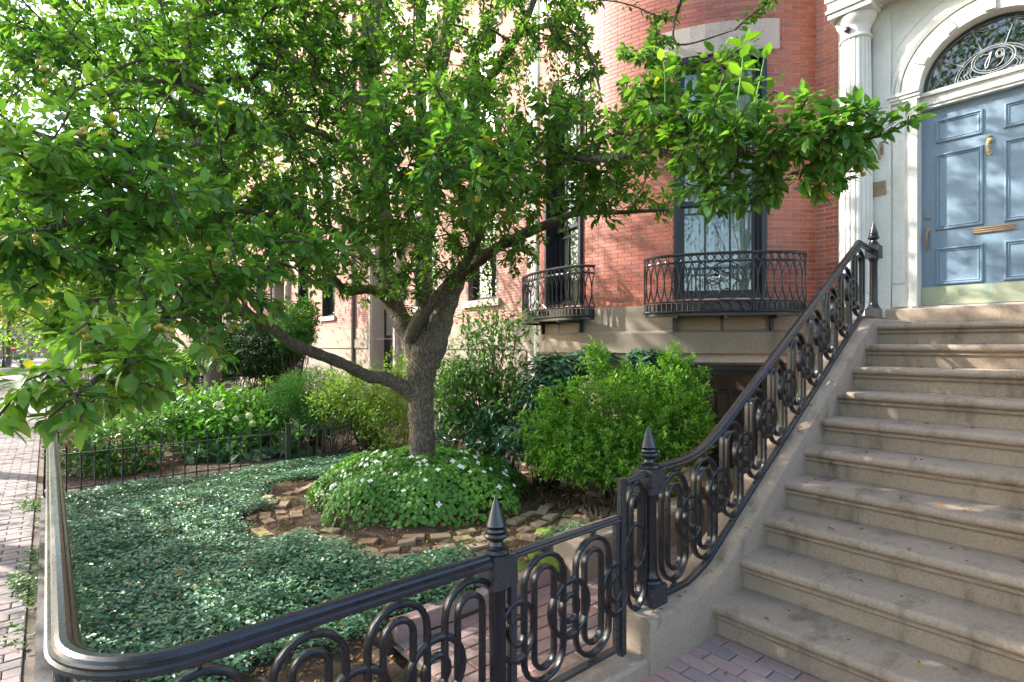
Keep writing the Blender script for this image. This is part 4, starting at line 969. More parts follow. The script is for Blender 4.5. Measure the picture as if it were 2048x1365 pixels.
def car(loc, rz, label, paint):
    t = thing('parked_car', label, 'car', loc); T = Matrix.Translation(loc) @ Matrix.Rotation(rz, 4, 'Z')
    prof = [(-2.2, .35), (-2.25, .7), (-2.1, .9), (-1.5, .98), (-.9, 1.42), (.5, 1.46), (1.3, 1.0), (2.0, .88), (2.25, .65), (2.2, .35)]
    m = MB(); m.prism(prof, -.85, .85, lambda a, u, v: T @ Vector((u, a * (1 - .12 * max(0, v - .9)), v))); part(m, 'body', paint, t, 40)
    for s in (-1, 1):
        m = MB(); m.add([T @ Vector((u, s * .86, v)) for u, v in ((-1.35, 1.0), (1.05, 1.0), (.45, 1.38), (-.85, 1.35))], [(0, 1, 2, 3)]); part(m, 'side_window', M['dglass'], t)
        for x in (-1.4, 1.35):
            m = MB(); m.lathe([(0, -.1), (.2, -.1), (.32, -.09), (.33, 0), (.32, .09), (.2, .1), (0, .1)], 16, T @ Matrix.Translation((x, s * .8, .33)) @ Matrix.Rotation(math.pi / 2, 4, 'X')); part(m, 'wheel', M['tyre'], t)
car((-34, -4.1, -.05), 0, 'dark car parked at the kerb at the left edge', M['carpaint'])
car((-47, -4.1, -.05), 0, 'pale car parked at the kerb farther down the street', M['cloth'])
# ================================================================ PLANTS
def unitv(a): return a / np.maximum(np.linalg.norm(a, axis=1, keepdims=True), 1e-9)
def leaf_arrays(pos, ax, nr, L, W, detail=True, curl=.18, fold=.22, rnd=None):
    """pos: leaf bases, ax: along the blade, nr: upper side -> vertices, triangles, rnd"""
    n = len(pos); ax = unitv(ax); nr = unitv(nr - ax * (nr * ax).sum(1, keepdims=True)); sd = np.cross(ax, nr)
    L = np.broadcast_to(L, n)[:, None]; W = np.broadcast_to(W, n)[:, None]
    if rnd is None: rnd = rng.random(n)
    if detail:
        rows = [(0, 0, 0), (.30, .46, .0), (.30, -.46, 0), (.30, 0, 1), (.66, .40, 0), (.66, -.40, 0), (.66, 0, 1), (1, 0, 0)]
        V = np.zeros((n, 8, 3))
        cu = (curl * (.4 + rng.random(n)))[:, None]
        for k, (u, s, mid) in enumerate(rows):
            dz = -cu * u * u * L + (0 if mid or u in (0, 1) else fold * abs(s) * W)
            V[:, k] = pos + ax * u * L + sd * s * W + nr * dz
        F0 = np.array([(0, 2, 3), (0, 3, 1), (3, 2, 5), (3, 5, 6), (1, 3, 6), (1, 6, 4), (6, 5, 7), (4, 6, 7)]); k = 8
    else:
        V = np.zeros((n, 4, 3)); V[:, 0] = pos; V[:, 3] = pos + ax * L - nr * curl * L
        for q, s in ((1, .5), (2, -.5)): V[:, q] = pos + ax * .45 * L + sd * s * W + nr * fold * .5 * W
        F0 = np.array([(0, 2, 3), (0, 3, 1)]); k = 4
    F = (F0[None] + (np.arange(n) * k)[:, None, None]).reshape(-1, 3)
    return V.reshape(-1, 3), F, np.repeat(rnd, k)
def leaf_obj(name, pos, ax, nr, L, W, mat, parent=None, detail=True, kind=None, **k):
    V, F, r = leaf_arrays(pos, ax, nr, L, W, detail, **k); o = put(raw_mesh(name, V, F, mat, r), name, parent)
    if parent is not None: o.matrix_parent_inverse = Matrix.Translation(-parent.location)
    if kind: o['kind'] = kind
    return o
def rdir(n, up=0): v = rng.normal(size=(n, 3)); v = unitv(v); v[:, 2] += up; return unitv(v)
CR, CU, CF = np.array((SA, CA, 0)), np.array((0, 0, 1.)), np.array((-CA, SA, 0))      # camera right / up / forward
def blob_pts(b, n, shell=.0):
    px, py, z, rx, ry, rz = b[:6]; c = np.array(P(px, py, z)); u = rdir(n) * ((shell + (1 - shell) * rng.random(n)) ** (1 / 2.2))[:, None]
    return c + u[:, :1] * CR * rx / FPX * z + u[:, 1:2] * CU * ry / FPX * z + u[:, 2:3] * CF * rz, u
def blob_out(u): return u[:, :1] * CR + u[:, 1:2] * CU + u[:, 2:3] * CF

# ---------------------------------------------------------------- the crabapple tree
tree = thing('crabapple_tree', 'old leaning crabapple tree spreading over the garden with yellow fruit', 'tree', tuple(TREE))
def limb_curve(pts):
    P3 = [P(*p[:3]) for p in pts]; rr = [p[3] for p in pts]; c = catmull(P3, 6)
    r = [rr[min(i // 6, len(rr) - 1)] * (1 - (i % 6) / 6) + rr[min(i // 6 + 1, len(rr) - 1)] * ((i % 6) / 6) for i in range(len(c))]
    return c, r
LIMBS = [
 [(846, 975, 6.0, .185), (845, 920, 6.0, .152), (844, 870, 6.0, .138), (842, 810, 6.0, .138), (842, 760, 6.0, .15), (850, 705, 6.0, .165), (862, 665, 6.0, .145)],
 [(846, 740, 6.0, .125), (828, 690, 6.03, .12), (800, 635, 6.1, .108), (776, 580, 6.2, .10), (769, 520, 6.3, .10), (766, 430, 6.3, .095), (756, 330, 6.2, .095), (738, 200, 6.1, .092), (736, 100, 6.0, .095), (752, -30, 6.0, .09), (770, -160, 6.0, .06), (800, -330, 6.0, .03)],
 [(856, 730, 6.0, .13), (872, 680, 5.97, .135), (890, 620, 5.93, .115), (908, 575, 5.9, .098), (928, 545, 5.8, .075), (985, 502, 5.5, .052), (1040, 472, 5.3, .052), (1088, 452, 5.2, .045), (1150, 428, 4.95, .028), (1240, 425, 4.5, .018), (1340, 420, 4.0, .009)],
 [(858, 690, 6.1, .12), (852, 600, 6.2, .09), (850, 540, 6.25, .08), (852, 470, 6.3, .075), (862, 370, 6.3, .075), (868, 250, 6.2, .078), (882, 130, 6.1, .08), (905, 0, 6.0, .075), (920, -120, 6.0, .05), (940, -260, 6.0, .03)],
 [(820, 680, 5.95, .075), (836, 640, 5.78, .070), (870, 600, 5.6, .066), (903, 562, 5.5, .06), (935, 520, 5.4, .045), (975, 440, 5.1, .035), (1040, 372, 4.6, .030), (1130, 322, 4.0, .026), (1220, 318, 3.45, .021), (1300, 300, 3.05, .019), (1390, 322, 2.75, .016), (1480, 300, 2.62, .013), (1580, 312, 2.5, .011), (1660, 282, 2.42, .009), (1760, 272, 2.36, .007), (1850, 228, 2.3, .004)],
 [(838, 800, 6.0, .10), (805, 775, 5.92, .082), (768, 757, 5.85, .072), (735, 752, 5.75, .066), (690, 730, 5.5, .058), (640, 710, 5.2, .054), (590, 690, 4.9, .05), (545, 658, 4.6, .045), (500, 632, 4.3, .040), (450, 612, 3.8, .034), (395, 600, 3.2, .027), (325, 640, 2.5, .018), (240, 720, 1.95, .012), (140, 800, 1.65, .006)],
 [(790, 610, 6.1, .075), (745, 580, 5.9, .05), (695, 582, 5.7, .046), (662, 552, 5.5, .042), (640, 512, 5.3, .038), (560, 445, 4.6, .030), (430, 410, 3.5, .022), (300, 405, 2.7, .016), (130, 450, 2.2, .010), (-20, 470, 2.0, .006)],
 [(765, 420, 6.3, .07), (720, 335, 5.8, .052), (680, 290, 5.4, .045), (600, 255, 4.8, .034), (480, 260, 4.0, .024), (330, 300, 3.0, .017), (160, 290, 2.4, .011), (30, 250, 2.2, .006)],
 [(738, 205, 6.1, .085), (650, 168, 6.05, .068), (570, 110, 6.0, .06), (500, 42, 6.0, .052), (430, 2, 6.0, .045), (330, -50, 5.8, .03), (200, -120, 5.6, .015)],
 [(870, 270, 6.2, .07), (935, 218, 6.0, .055), (985, 150, 5.8, .05), (1038, 68, 5.6, .045), (1062, 15, 5.5, .035), (1100, -80, 5.3, .02)],
 [(868, 320, 6.25, .05), (862, 300, 5.2, .032), (880, 290, 4.2, .022), (930, 320, 3.1, .014), (970, 370, 2.8, .007)],
 [(1040, 70, 5.6, .035), (1110, 50, 5.4, .025), (1170, 90, 5.2, .016), (1200, 180, 5.0, .009)],
 [(1250, 302, 3.3, .016), (1340, 260, 2.95, .011), (1420, 200, 2.7, .008), (1450, 150, 2.6, .005)],
 [(1380, -30, 4.4, .016), (1350, 40, 4.3, .011), (1360, 90, 4.3, .008), (1470, 60, 4.2, .004)],
]
tm = MB(); bm_ = MB(); skel = []
for i, lb in enumerate(LIMBS):
    c, r = limb_curve(lb); big = i < 4
    # knobbly bark: wobble the radius
    r2 = [x * (1 + .06 * math.sin(k * 1.3 + i) + .04 * math.sin(k * 2.9 + 2 * i)) for k, x in enumerate(r)]
    (tm if big else bm_).tube(c, r2, 18 if big else 10)
    if i: skel += list(zip(c, r))
part(tm, 'trunk', M['bark'], tree, 80); part(bm_, 'limb', M['bark'], tree, 80)
# foliage targets: (px, py, depth, rx, ry, depth radius, twigs)
CANOPY = [
 (140, 800, 1.62, 110, 75, .18, 10), (230, 720, 1.8, 120, 90, .25, 12), (330, 650, 2.1, 130, 80, .3, 13), (440, 570, 2.3, 150, 70, .35, 18), (540, 500, 2.6, 150, 80, .4, 20),
 (110, 520, 2.2, 180, 110, .4, 30), (60, 320, 2.2, 160, 170, .45, 28), (260, 440, 2.5, 240, 110, .45, 48), (320, 300, 2.8, 240, 120, .5, 44),
 (420, 700, 3.0, 60, 50, .3, 3), (180, 580, 4.2, 220, 80, .8, 24), (280, 420, 4.2, 320, 190, .8, 80), (560, 400, 4.2, 240, 170, .8, 76), (330, 170, 4.6, 330, 120, .9, 44),
 (640, 230, 4.6, 260, 150, .9, 66), (950, 340, 2.9, 150, 100, .35, 34), (830, 270, 3.2, 180, 100, .45, 40), (720, 440, 3.9, 160, 110, .6, 36), (1010, 250, 3.8, 150, 110, .5, 36),
 (420, 60, 6.2, 460, 120, 1.4, 90), (880, 80, 6.3, 330, 130, 1.2, 86), (640, 500, 5.2, 240, 70, .7, 26), (870, 500, 5.4, 150, 70, .6, 24), (960, 440, 5.0, 140, 70, .5, 22), (600, 640, 5.0, 70, 40, .4, 5), (800, 590, 5.9, 110, 40, .35, 8),
 (1140, 110, 5.3, 70, 150, .5, 34), (1210, 290, 3.9, 140, 110, .5, 48), (1200, 400, 4.4, 160, 60, .4, 26), (1040, 500, 5.2, 60, 45, .3, 8),
 (1340, 260, 2.9, 150, 110, .35, 36), (1470, 265, 2.65, 150, 95, .3, 36), (1590, 290, 2.5, 130, 75, .28, 24), (1700, 285, 2.42, 110, 58, .25, 16), (1800, 245, 2.3, 60, 36, .12, 6), (1530, 10, 4.2, 45, 30, .2, 3),
 (1480, 380, 2.6, 150, 35, .2, 12), (1640, 355, 2.45, 70, 30, .15, 6), (1420, 140, 2.75, 110, 50, .3, 10), (1300, 130, 4.0, 70, 70, .3, 8),
 (700, -160, 6, 520, 160, 1.8, 110), (1100, -220, 5.2, 260, 150, 1.4, 56), (300, -160, 5.0, 320, 150, 1.3, 60), (760, -330, 6.0, 380, 120, 1.5, 60), (1500, -160, 3.6, 200, 60, .5, 10)]
CANOPY += [(500, 40, 4.2, 300, 110, 1.0, 60), (700, 70, 4.2, 250, 120, .8, 40), (280, 130, 3.4, 250, 110, .8, 44), (500, -200, 3.8, 320, 150, 1.0, 60), (1000, -250, 3.8, 320, 150, 1.0, 50), (1000, 60, 5.0, 160, 90, .6, 30), (80, 60, 4.2, 150, 110, .9, 30), (1150, -110, 6.0, 200, 110, .8, 60), (1320, 60, 5.5, 30, 60, .3, 4), (920, 230, 4.8, 130, 120, .6, 34), (1000, 380, 4.3, 120, 70, .5, 24), (760, 560, 5.4, 160, 45, .5, 18), (880, 420, 5.6, 140, 90, .5, 26), (230, 760, 1.9, 130, 70, .25, 9), (700, 330, 5.4, 160, 120, .6, 26), (130, 650, 2.6, 110, 60, .4, 10)]
tg = np.concatenate([blob_pts(b, int(b[6] * (2.1 if b[2] > 3 else 1.6)))[0] for b in CANOPY])
nodes = [np.array(p) for p, r in skel]; npos = np.zeros((140000, 3)); nn = len(nodes); npos[:nn] = nodes
par_ = [-1] * nn; rad0 = [r for p, r in skel]; thin = np.ones(140000); thin[:nn] = [1 if r < .06 else 1.35 for r in rad0]
d0 = np.array([np.min(np.linalg.norm(npos[:nn] - t, axis=1)) for t in tg]); tips = []
for ti in np.argsort(d0):
    t = tg[ti]; dd = np.linalg.norm(npos[:nn] - t, axis=1) * thin[:nn]; j = int(np.argmin(dd)); p = npos[j].copy(); L = np.linalg.norm(t - p)
    if L < .05: continue
    k = max(2, int(L / .085)); mid = (p + t) / 2 + rng.normal(size=3) * L * .10 + np.array((0, 0, L * .10)); prev = j; chain = []
    for q in range(1, k + 1):
        u = q / k; pt = p * (1 - u) ** 2 + 2 * u * (1 - u) * mid + t * u * u; npos[nn] = pt; par_.append(prev); prev = nn; chain.append(nn); nn += 1
    tips.append(chain)
npos = npos[:nn]; cnt = np.zeros(nn)
for ch in tips: cnt[ch[-1]] += 1
for i in range(nn - 1, len(skel) - 1, -1):
    if par_[i] >= 0: cnt[par_[i]] += cnt[i]
tw = MB(); near_tw = MB()
for ch in tips:
    ids = [par_[ch[0]]] + ch; rr = [min(.0022 + .0016 * math.sqrt(cnt[i] if i >= len(skel) else cnt[ch[0]]), .02) for i in ids]
    tw.tube([npos[i] for i in ids], rr, 4)
part(tw, 'twig_work', M['twig'], tree, 80, kind='stuff')
# leaves: rosettes on short spurs along the outer part of every twig
lp, la, ln, lL = [], [], [], []; fruit_sites = []; lseg = []
for ch in tips:
    pts = npos[[par_[ch[0]]] + ch]; seg = pts[1:] - pts[:-1]; cum = np.concatenate([[0], np.cumsum(np.linalg.norm(seg, axis=1))]); Lt = cum[-1]
    hi = pts[-1][2] > 3.3; nl = int(rng.integers(28, 44) if hi else rng.integers(17, 28)); reach = min(Lt, .42)
    s = Lt - reach * rng.random(nl) ** 1.5; s[:4] = Lt
    idx = np.clip(np.searchsorted(cum, s) - 1, 0, len(seg) - 1); dirs = unitv(seg)[idx]; base = pts[idx] + dirs * (s - cum[idx])[:, None]
    side = rdir(nl); side -= dirs * (side * dirs).sum(1, keepdims=True); side = unitv(side); side[:, 2] *= .7
    ax = unitv(dirs * rng.uniform(.15, .9, nl)[:, None] + side * .9 + np.array((0, 0, -1)) * rng.uniform(-.15, .55, nl)[:, None])
    pet = rng.uniform(.01, .035, nl)[:, None]
    lp.append(base + ax * pet + rng.normal(size=(nl, 3)) * .008); la.append(ax); ln.append(unitv(rdir(nl) * .55 + np.array((0, 0, 1.)) + np.array(to_sun) * .25)); lL.append(rng.uniform(.032, .064, nl) if hi else rng.uniform(.036, .082, nl))
    lseg.append(base)
    if rng.random() < .10: fruit_sites.append(pts[-1])
lp, la, ln, lL = map(np.concatenate, (lp, la, ln, lL)); lW = lL * rng.uniform(.40, .58, len(lL))
lr = np.clip(np.concatenate([np.full(len(q), rng.random()) for q in lseg]) * .55 + rng.random(len(lL)) * .45, 0, .996); lr[rng.random(len(lL)) < .006] = .999
pz = depth(lp[:, 0], lp[:, 1]); pxx = 1024 + FPX * (SA * lp[:, 0] + CA * lp[:, 1]) / np.maximum(pz, .05); pyy = HOR + FPX * (EYE - lp[:, 2]) / np.maximum(pz, .05)
vis = (pz > .5) & (pxx > -20) & (pxx < 2060) & (pyy > -20) & (pyy < 1365); score = np.where(vis, lL / pz, 0); order = np.argsort(-score)
near_i, rest = order[:300], order[300:]
def single_leaves(idx, name, mat, parent, P_, A_, N_, L_, W_):
    V, F, r = leaf_arrays(P_[idx] * 0, A_[idx], N_[idx], L_[idx], W_[idx], True)
    for i, q in enumerate(idx):
        me = raw_mesh(name, V[8 * i:8 * i + 8], F[:8], mat, r[8 * i:8 * i + 8]); o = put(me, name, parent); o.location = Vector(P_[q]) - parent.location
single_leaves(near_i, 'leaf', M['apple_leaf'], tree, lp, la, ln, lL, lW)
leaf_obj('crown', lp[rest], la[rest], ln[rest], lL[rest], lW[rest], M['apple_leaf'], tree, True, 'stuff', rnd=lr[rest])
for (a, b, z, dx, n_) in ((1475, 175, 2.45, .02, 7), (1330, 180, 2.6, -.02, 6), (1500, 215, 2.4, .05, 4)):      # upright young shoots
    p0 = P(a, b, z); p1 = p0 + Vector((dx, dx * .5, .20)); m = MB(); m.tube(catmull([p0 - Vector((0, 0, .06)), p0.lerp(p1, .5) + Vector((.01, 0, 0)), p1], 4), [.004 - .0003 * i for i in range(9)], 5); part(m, 'young_shoot', M['box_leaf'], tree, 80)
    az = np.arange(n_) * 2.4 + a; pp = np.array([p0.lerp(p1, .25 + .75 * i / (n_ - 1)) for i in range(n_)]); aa = np.stack([np.cos(az), np.sin(az), .35 + .3 * rng.random(n_)], 1); LLy = rng.uniform(.075, .10, n_)
    single_leaves(np.arange(n_), 'young_leaf', M['young_leaf'], tree, pp, aa, np.tile((0., 0, 1.), (n_, 1)) + rdir(n_) * .3, LLy, LLy * .5)
fm = MB(); fm.lathe([(.0, -.0105), (.006, -.0095), (.0105, -.004), (.0112, .001), (.009, .007), (.004, .0095), (0, .0085)], 10); fm.tube([(0, 0, .008), (.003, 0, .02), (.002, .002, .035)], .0011, 4)
ME_FRUIT = fm.mesh('crabapple', M['fruit'], 60)
extra = [P(*q) for q in ((960, 385, 2.75), (945, 350, 2.8), (835, 245, 3.1), (845, 120, 3.6), (320, 255, 2.4), (100, 130, 2.4), (430, 500, 2.1), (340, 645, 1.95), (355, 760, 1.9), (180, 250, 2.2), (470, 640, 2.3), (520, 520, 2.4))]
nf = 0
for sidx, s0 in enumerate(list(map(np.array, extra)) + fruit_sites[:70]):
    for k in range(5 if sidx < 12 else rng.integers(1, 4)):
        p = s0 + rng.normal(size=3) * np.array((.022, .022, .014)) - np.array((0, 0, .03)); o = put(ME_FRUIT, 'crabapple', tree); o.location = Vector(p) - tree.location
        o.scale = [rng.uniform(.85, 1.15)] * 3; o.rotation_euler = (rng.normal() * .4, rng.normal() * .4, rng.uniform(0, 6)); nf += 1

# ---------------------------------------------------------------- mounded plant under the tree
MRX, MH = 1.20, .50
mound = thing('flowering_mound', 'dome of bright green leaves dotted with white flowers round the trunk', 'plant', (TREE.x, TREE.y, .05))
n = 15000; th = rng.uniform(0, 2 * math.pi, n); q = np.sqrt(rng.random(n)); lay_ = rng.random(n)
def dome(th, q): 
    w = 1 + .06 * np.sin(5 * th + 1) + .05 * np.sin(9 * th); r = MRX * w
    return np.stack([TREE.x + r * q * np.cos(th), TREE.y + r * q * np.sin(th), .05 + MH * np.sqrt(np.maximum(1 - q ** 2.3, 0)) + .02 * np.sin(9 * th) * q + .018 * np.sin(14 * q + 3 * th)], 1)
pm = dome(th, q); nrm = unitv(np.stack([np.cos(th) * q * .9, np.sin(th) * q * .9, np.sqrt(1.15 - q * q)], 1)); pm -= nrm * (lay_[:, None] ** 2 * .10)
pm = pm[(q > .15)]; nrm = nrm[q > .15]; n = len(pm)
axm = unitv(np.cross(nrm, rdir(n)) + nrm * -.05 + np.array((0, 0, -.35)) * rng.random((n, 1)))
lm = rng.uniform(.03, .058, n); leaf_obj('foliage', pm, axm, nrm + rdir(n) * .38, lm, lm * .72, M['mound_leaf'], mound, True, 'stuff', curl=.2)
fmb = MB()
for k in range(4):
    a = math.pi / 2 * k; c, s = math.cos(a), math.sin(a); fmb.add([(0, 0, 0), (.02 * c - .014 * s, .02 * s + .014 * c, .008), (.036 * c, .036 * s, .002), (.02 * c + .014 * s, .02 * s - .014 * c, .008)], [(0, 3, 2, 1)])
fmb.lathe([(0, .002), (.006, .003), (.005, .009), (0, .011)], 6); ME_FLOWER = fmb.mesh('flower', M['petal'], 60)
for k in range(60):
    t_ = R_(-38 + rng.uniform(-95, 80)); qq = rng.uniform(.35, .95); p = dome(np.array([t_]), np.array([qq]))[0]; nv = Vector((math.cos(t_) * qq, math.sin(t_) * qq, .9)).normalized()
    o = put(ME_FLOWER, 'flower', mound); o.location = Vector(p) + nv * .065 - mound.location; o.rotation_euler = (nv + Vector(rdir(1)[0]) * .3).to_track_quat('Z', 'Y').to_euler(); o.scale = [rng.uniform(.6, .95)] * 3

# ---------------------------------------------------------------- ground cover
WV = rng.normal(size=(6, 3)) * np.array((5, 5, 3))
def cover(name, label, test, x0, x1, y0, y1, dens, mat, Lr=(.022, .04), asp=.55, hgt=.10, patchy=.0):
    n = int(dens * (x1 - x0) * (y1 - y0)); x = rng.uniform(x0, x1, n); y = rng.uniform(y0, y1, n)
    k = np.array([test(a, b) for a, b in zip(x, y)]) > rng.random(n); x, y = x[k], y[k]; n = len(x)
    z = np.array([gh(a, b) for a, b in zip(x, y)]) + hgt * rng.random(n) ** .6 * (.8 + .14 * sum(np.sin(w_[0] * x + w_[1] * y + w_[2]) for w_ in WV))
    az = rng.uniform(0, 2 * math.pi, n); ax = np.stack([np.cos(az), np.sin(az), rng.uniform(-.25, .35, n)], 1); nr = rdir(n) * .55 + np.array((0, 0, 1.))
    L = rng.uniform(*Lr, n); o = leaf_obj(name, np.stack([x, y, z], 1), ax, nr, L, L * asp, mat, None, False, 'stuff', curl=.12, fold=.3); tag(o, label, 'ground cover'); return o
def vt(x, y):
    r = math.hypot(x - TREE.x, y - TREE.y); a = math.atan2(y - TREE.y, x - TREE.x)
    edge = 1.76 + .14 * math.sin(7 * a) + .08 * math.sin(17 * a + 1)
    v = 1 if r > edge else max(0, 1 - (edge - r) / .10) * .6
    if x > -2.93 - .05 * math.sin(9 * y): v = 0
    lim = 3.9 if x < -5.4 else (2.15 + .45 * (-2.9 - x) + .1 * math.sin(6 * x))
    if y > lim: v *= max(0, 1 - (y - lim) / .25)
    return v
cover('vinca_groundcover', 'blue green small leaved ground cover filling the front of the garden', vt, -7.8, -2.85, .14, 4.4, 7000, M['vinca'], (.018, .052))
def vt2(x, y): return max(0, 1 - ((x + 3.15) / .28) ** 2 - ((y - 3.35) / .45) ** 2) ** .5 if ((x + 3.15) / .28) ** 2 + ((y - 3.35) / .45) ** 2 < 1 else 0
cover('vinca_clump', 'small patch of ground cover beside the stone block near the gate', vt2, -3.6, -2.7, 2.8, 3.9, 4200, M['vinca'])
def et(x, y): return max(0, .25 + math.sin(2.3 * x + 1) * .5 + .3 * math.sin(7.1 * x)) if y > -.19 + .07 * math.sin(5 * x) else 0
def gh_walk(x, y): return 0
_gh = gh; gh = lambda x, y: .0 if y < .05 else _gh(x, y)
cover('creeping_vine', 'straggling creeper spilling onto the sidewalk along the fence foot', et, -8, -1.9, -.22, -.02, 3000, M['mid_leaf'], (.02, .04), .7, .05)
# clover and moss round the ring path
def ct(x, y):
    r = math.hypot(x - TREE.x, y - TREE.y); return .55 * max(0, math.sin(5 * x + 2 * y) * math.sin(4 * y - 1.7 * x) + .1) if 1.15 < r < 2.0 and x < -2.88 else (.7 if -3.35 < x < -2.9 and y < 3.0 and y > 1.6 else 0)
cover('weedy_ground_cover', 'yellow green weeds and moss among the ring of old bricks', ct, -7.2, -2.88, 1.0, 4.6, 1500, M['gold_leaf'], (.012, .024), .8, .03)
# leaf litter and mulch
n = 9000; x = rng.uniform(-7.6, -1.98, n); y = rng.uniform(.3, 6.2, n); z = np.array([gh(a, b) for a, b in zip(x, y)]) + .008 + .012 * rng.random(n); az = rng.uniform(0, 6.28, n)
o = leaf_obj('leaf_litter', np.stack([x, y, z], 1), np.stack([np.cos(az), np.sin(az), rng.uniform(-.1, .25, n)], 1), rdir(n) * .4 + np.array((0, 0, 1.)), rng.uniform(.012, .05, n), rng.uniform(.006, .02, n), M['dead'], None, True, 'stuff', curl=.4); tag(o, 'brown fallen leaves and twigs littering the garden soil', 'leaf litter')

n = 420; x = rng.uniform(-7.6, -2.95, n); y = rng.uniform(.25, 3.2, n); z = np.array([gh(a, b) for a, b in zip(x, y)]) + .10 + .02 * rng.random(n); az = rng.uniform(0, 6.28, n)
o = leaf_obj('leaf_scatter', np.stack([x, y, z], 1), np.stack([np.cos(az), np.sin(az), rng.uniform(-.2, .3, n)], 1), rdir(n) * .4 + np.array((0, 0, 1.)), rng.uniform(.02, .05, n), rng.uniform(.012, .024, n), M['dead'], None, True, 'stuff', curl=.4); tag(o, 'dry leaves caught on top of the ground cover', 'leaf litter')
# ---------------------------------------------------------------- ring of garden bricks, edging, stone block
ringp = struct(sheet('ring_path', -7.3, -7.25, .2, .21, .0, M['soil']), 'uneven ring of mossy old bricks round the flowering mound', 'path')
its = []
for rr_, cnt_ in ((1.30, 40), (1.42, 44), (1.54, 48), (1.66, 52)):
    for k in range(cnt_):
        a = 2 * math.pi * (k + random.uniform(-.15, .15)) / cnt_ + rr_; x, y = TREE.x + rr_ * math.cos(a), TREE.y + rr_ * math.sin(a)
        if x > -2.9: continue
        dg = math.degrees(a) % 360
        keep = .22 if 150 < dg < 238 else (.55 if rr_ < 1.35 else .8)
        if random.random() > keep: continue
        its.append(TRS((x + random.gauss(0, .015), y + random.gauss(0, .015), gh(x, y) - .015 + random.gauss(0, .008)), (random.gauss(0, .07), random.gauss(0, .07), a + random.gauss(0, .12)), (.105 * random.uniform(.85, 1.05), .175 * random.uniform(.8, 1.1), .06)))
for i in range(7):           # spur of the path running back toward the house
    for j in range(16):
        x = -3.55 - .19 * i + .09 * (j % 2) + random.gauss(0, .012); y = 3.0 + .085 * j + .10 * i
        if math.hypot(x - TREE.x, y - TREE.y) < 1.75 or x < -4.7: continue
        if random.random() < .78: its.append(TRS((x, y, gh(x, y) + .010 + random.gauss(0, .006)), (random.gauss(0, .04), random.gauss(0, .04), .35 + random.gauss(0, .06)), (.185, .075, .05)))
lay(its, 'brick', M['gardenbrick'], ringp, 300)
edge = struct(sheet('brick_edging', -2.9, -2.88, 1.0, 1.01, .0, M['soil']), 'low row of red bricks edging the path behind the gate', 'edging')
lay([TRS((-2.87 + random.gauss(0, .008), 1.62 + .205 * k, .055 + random.gauss(0, .005)), (random.gauss(0, .03), random.gauss(0, .03), math.pi / 2 + random.gauss(0, .05)), (.198, .095, .11)) for k in range(6)], 'brick', M['pave'], edge)
m = MB(); m.prism([(-2.98, -.02), (-2.98, .27), (-2.965, .285), (-2.70, .285), (-2.685, .27), (-2.685, -.02)], 2.92, 4.6, lambda a, u, v: (u, a, v)); tag(m.build('stone_block', M['stoop']), 'low tan stone wall end behind the iron gate', 'stone wall')
m = MB(); m.box(-6.9, -4.2, 5.0, 5.12, .0, .2); tag(m.build('brick_edge_wall', M['pave']), 'low red brick bed edge under the shrubs beside the house', 'brick edge')

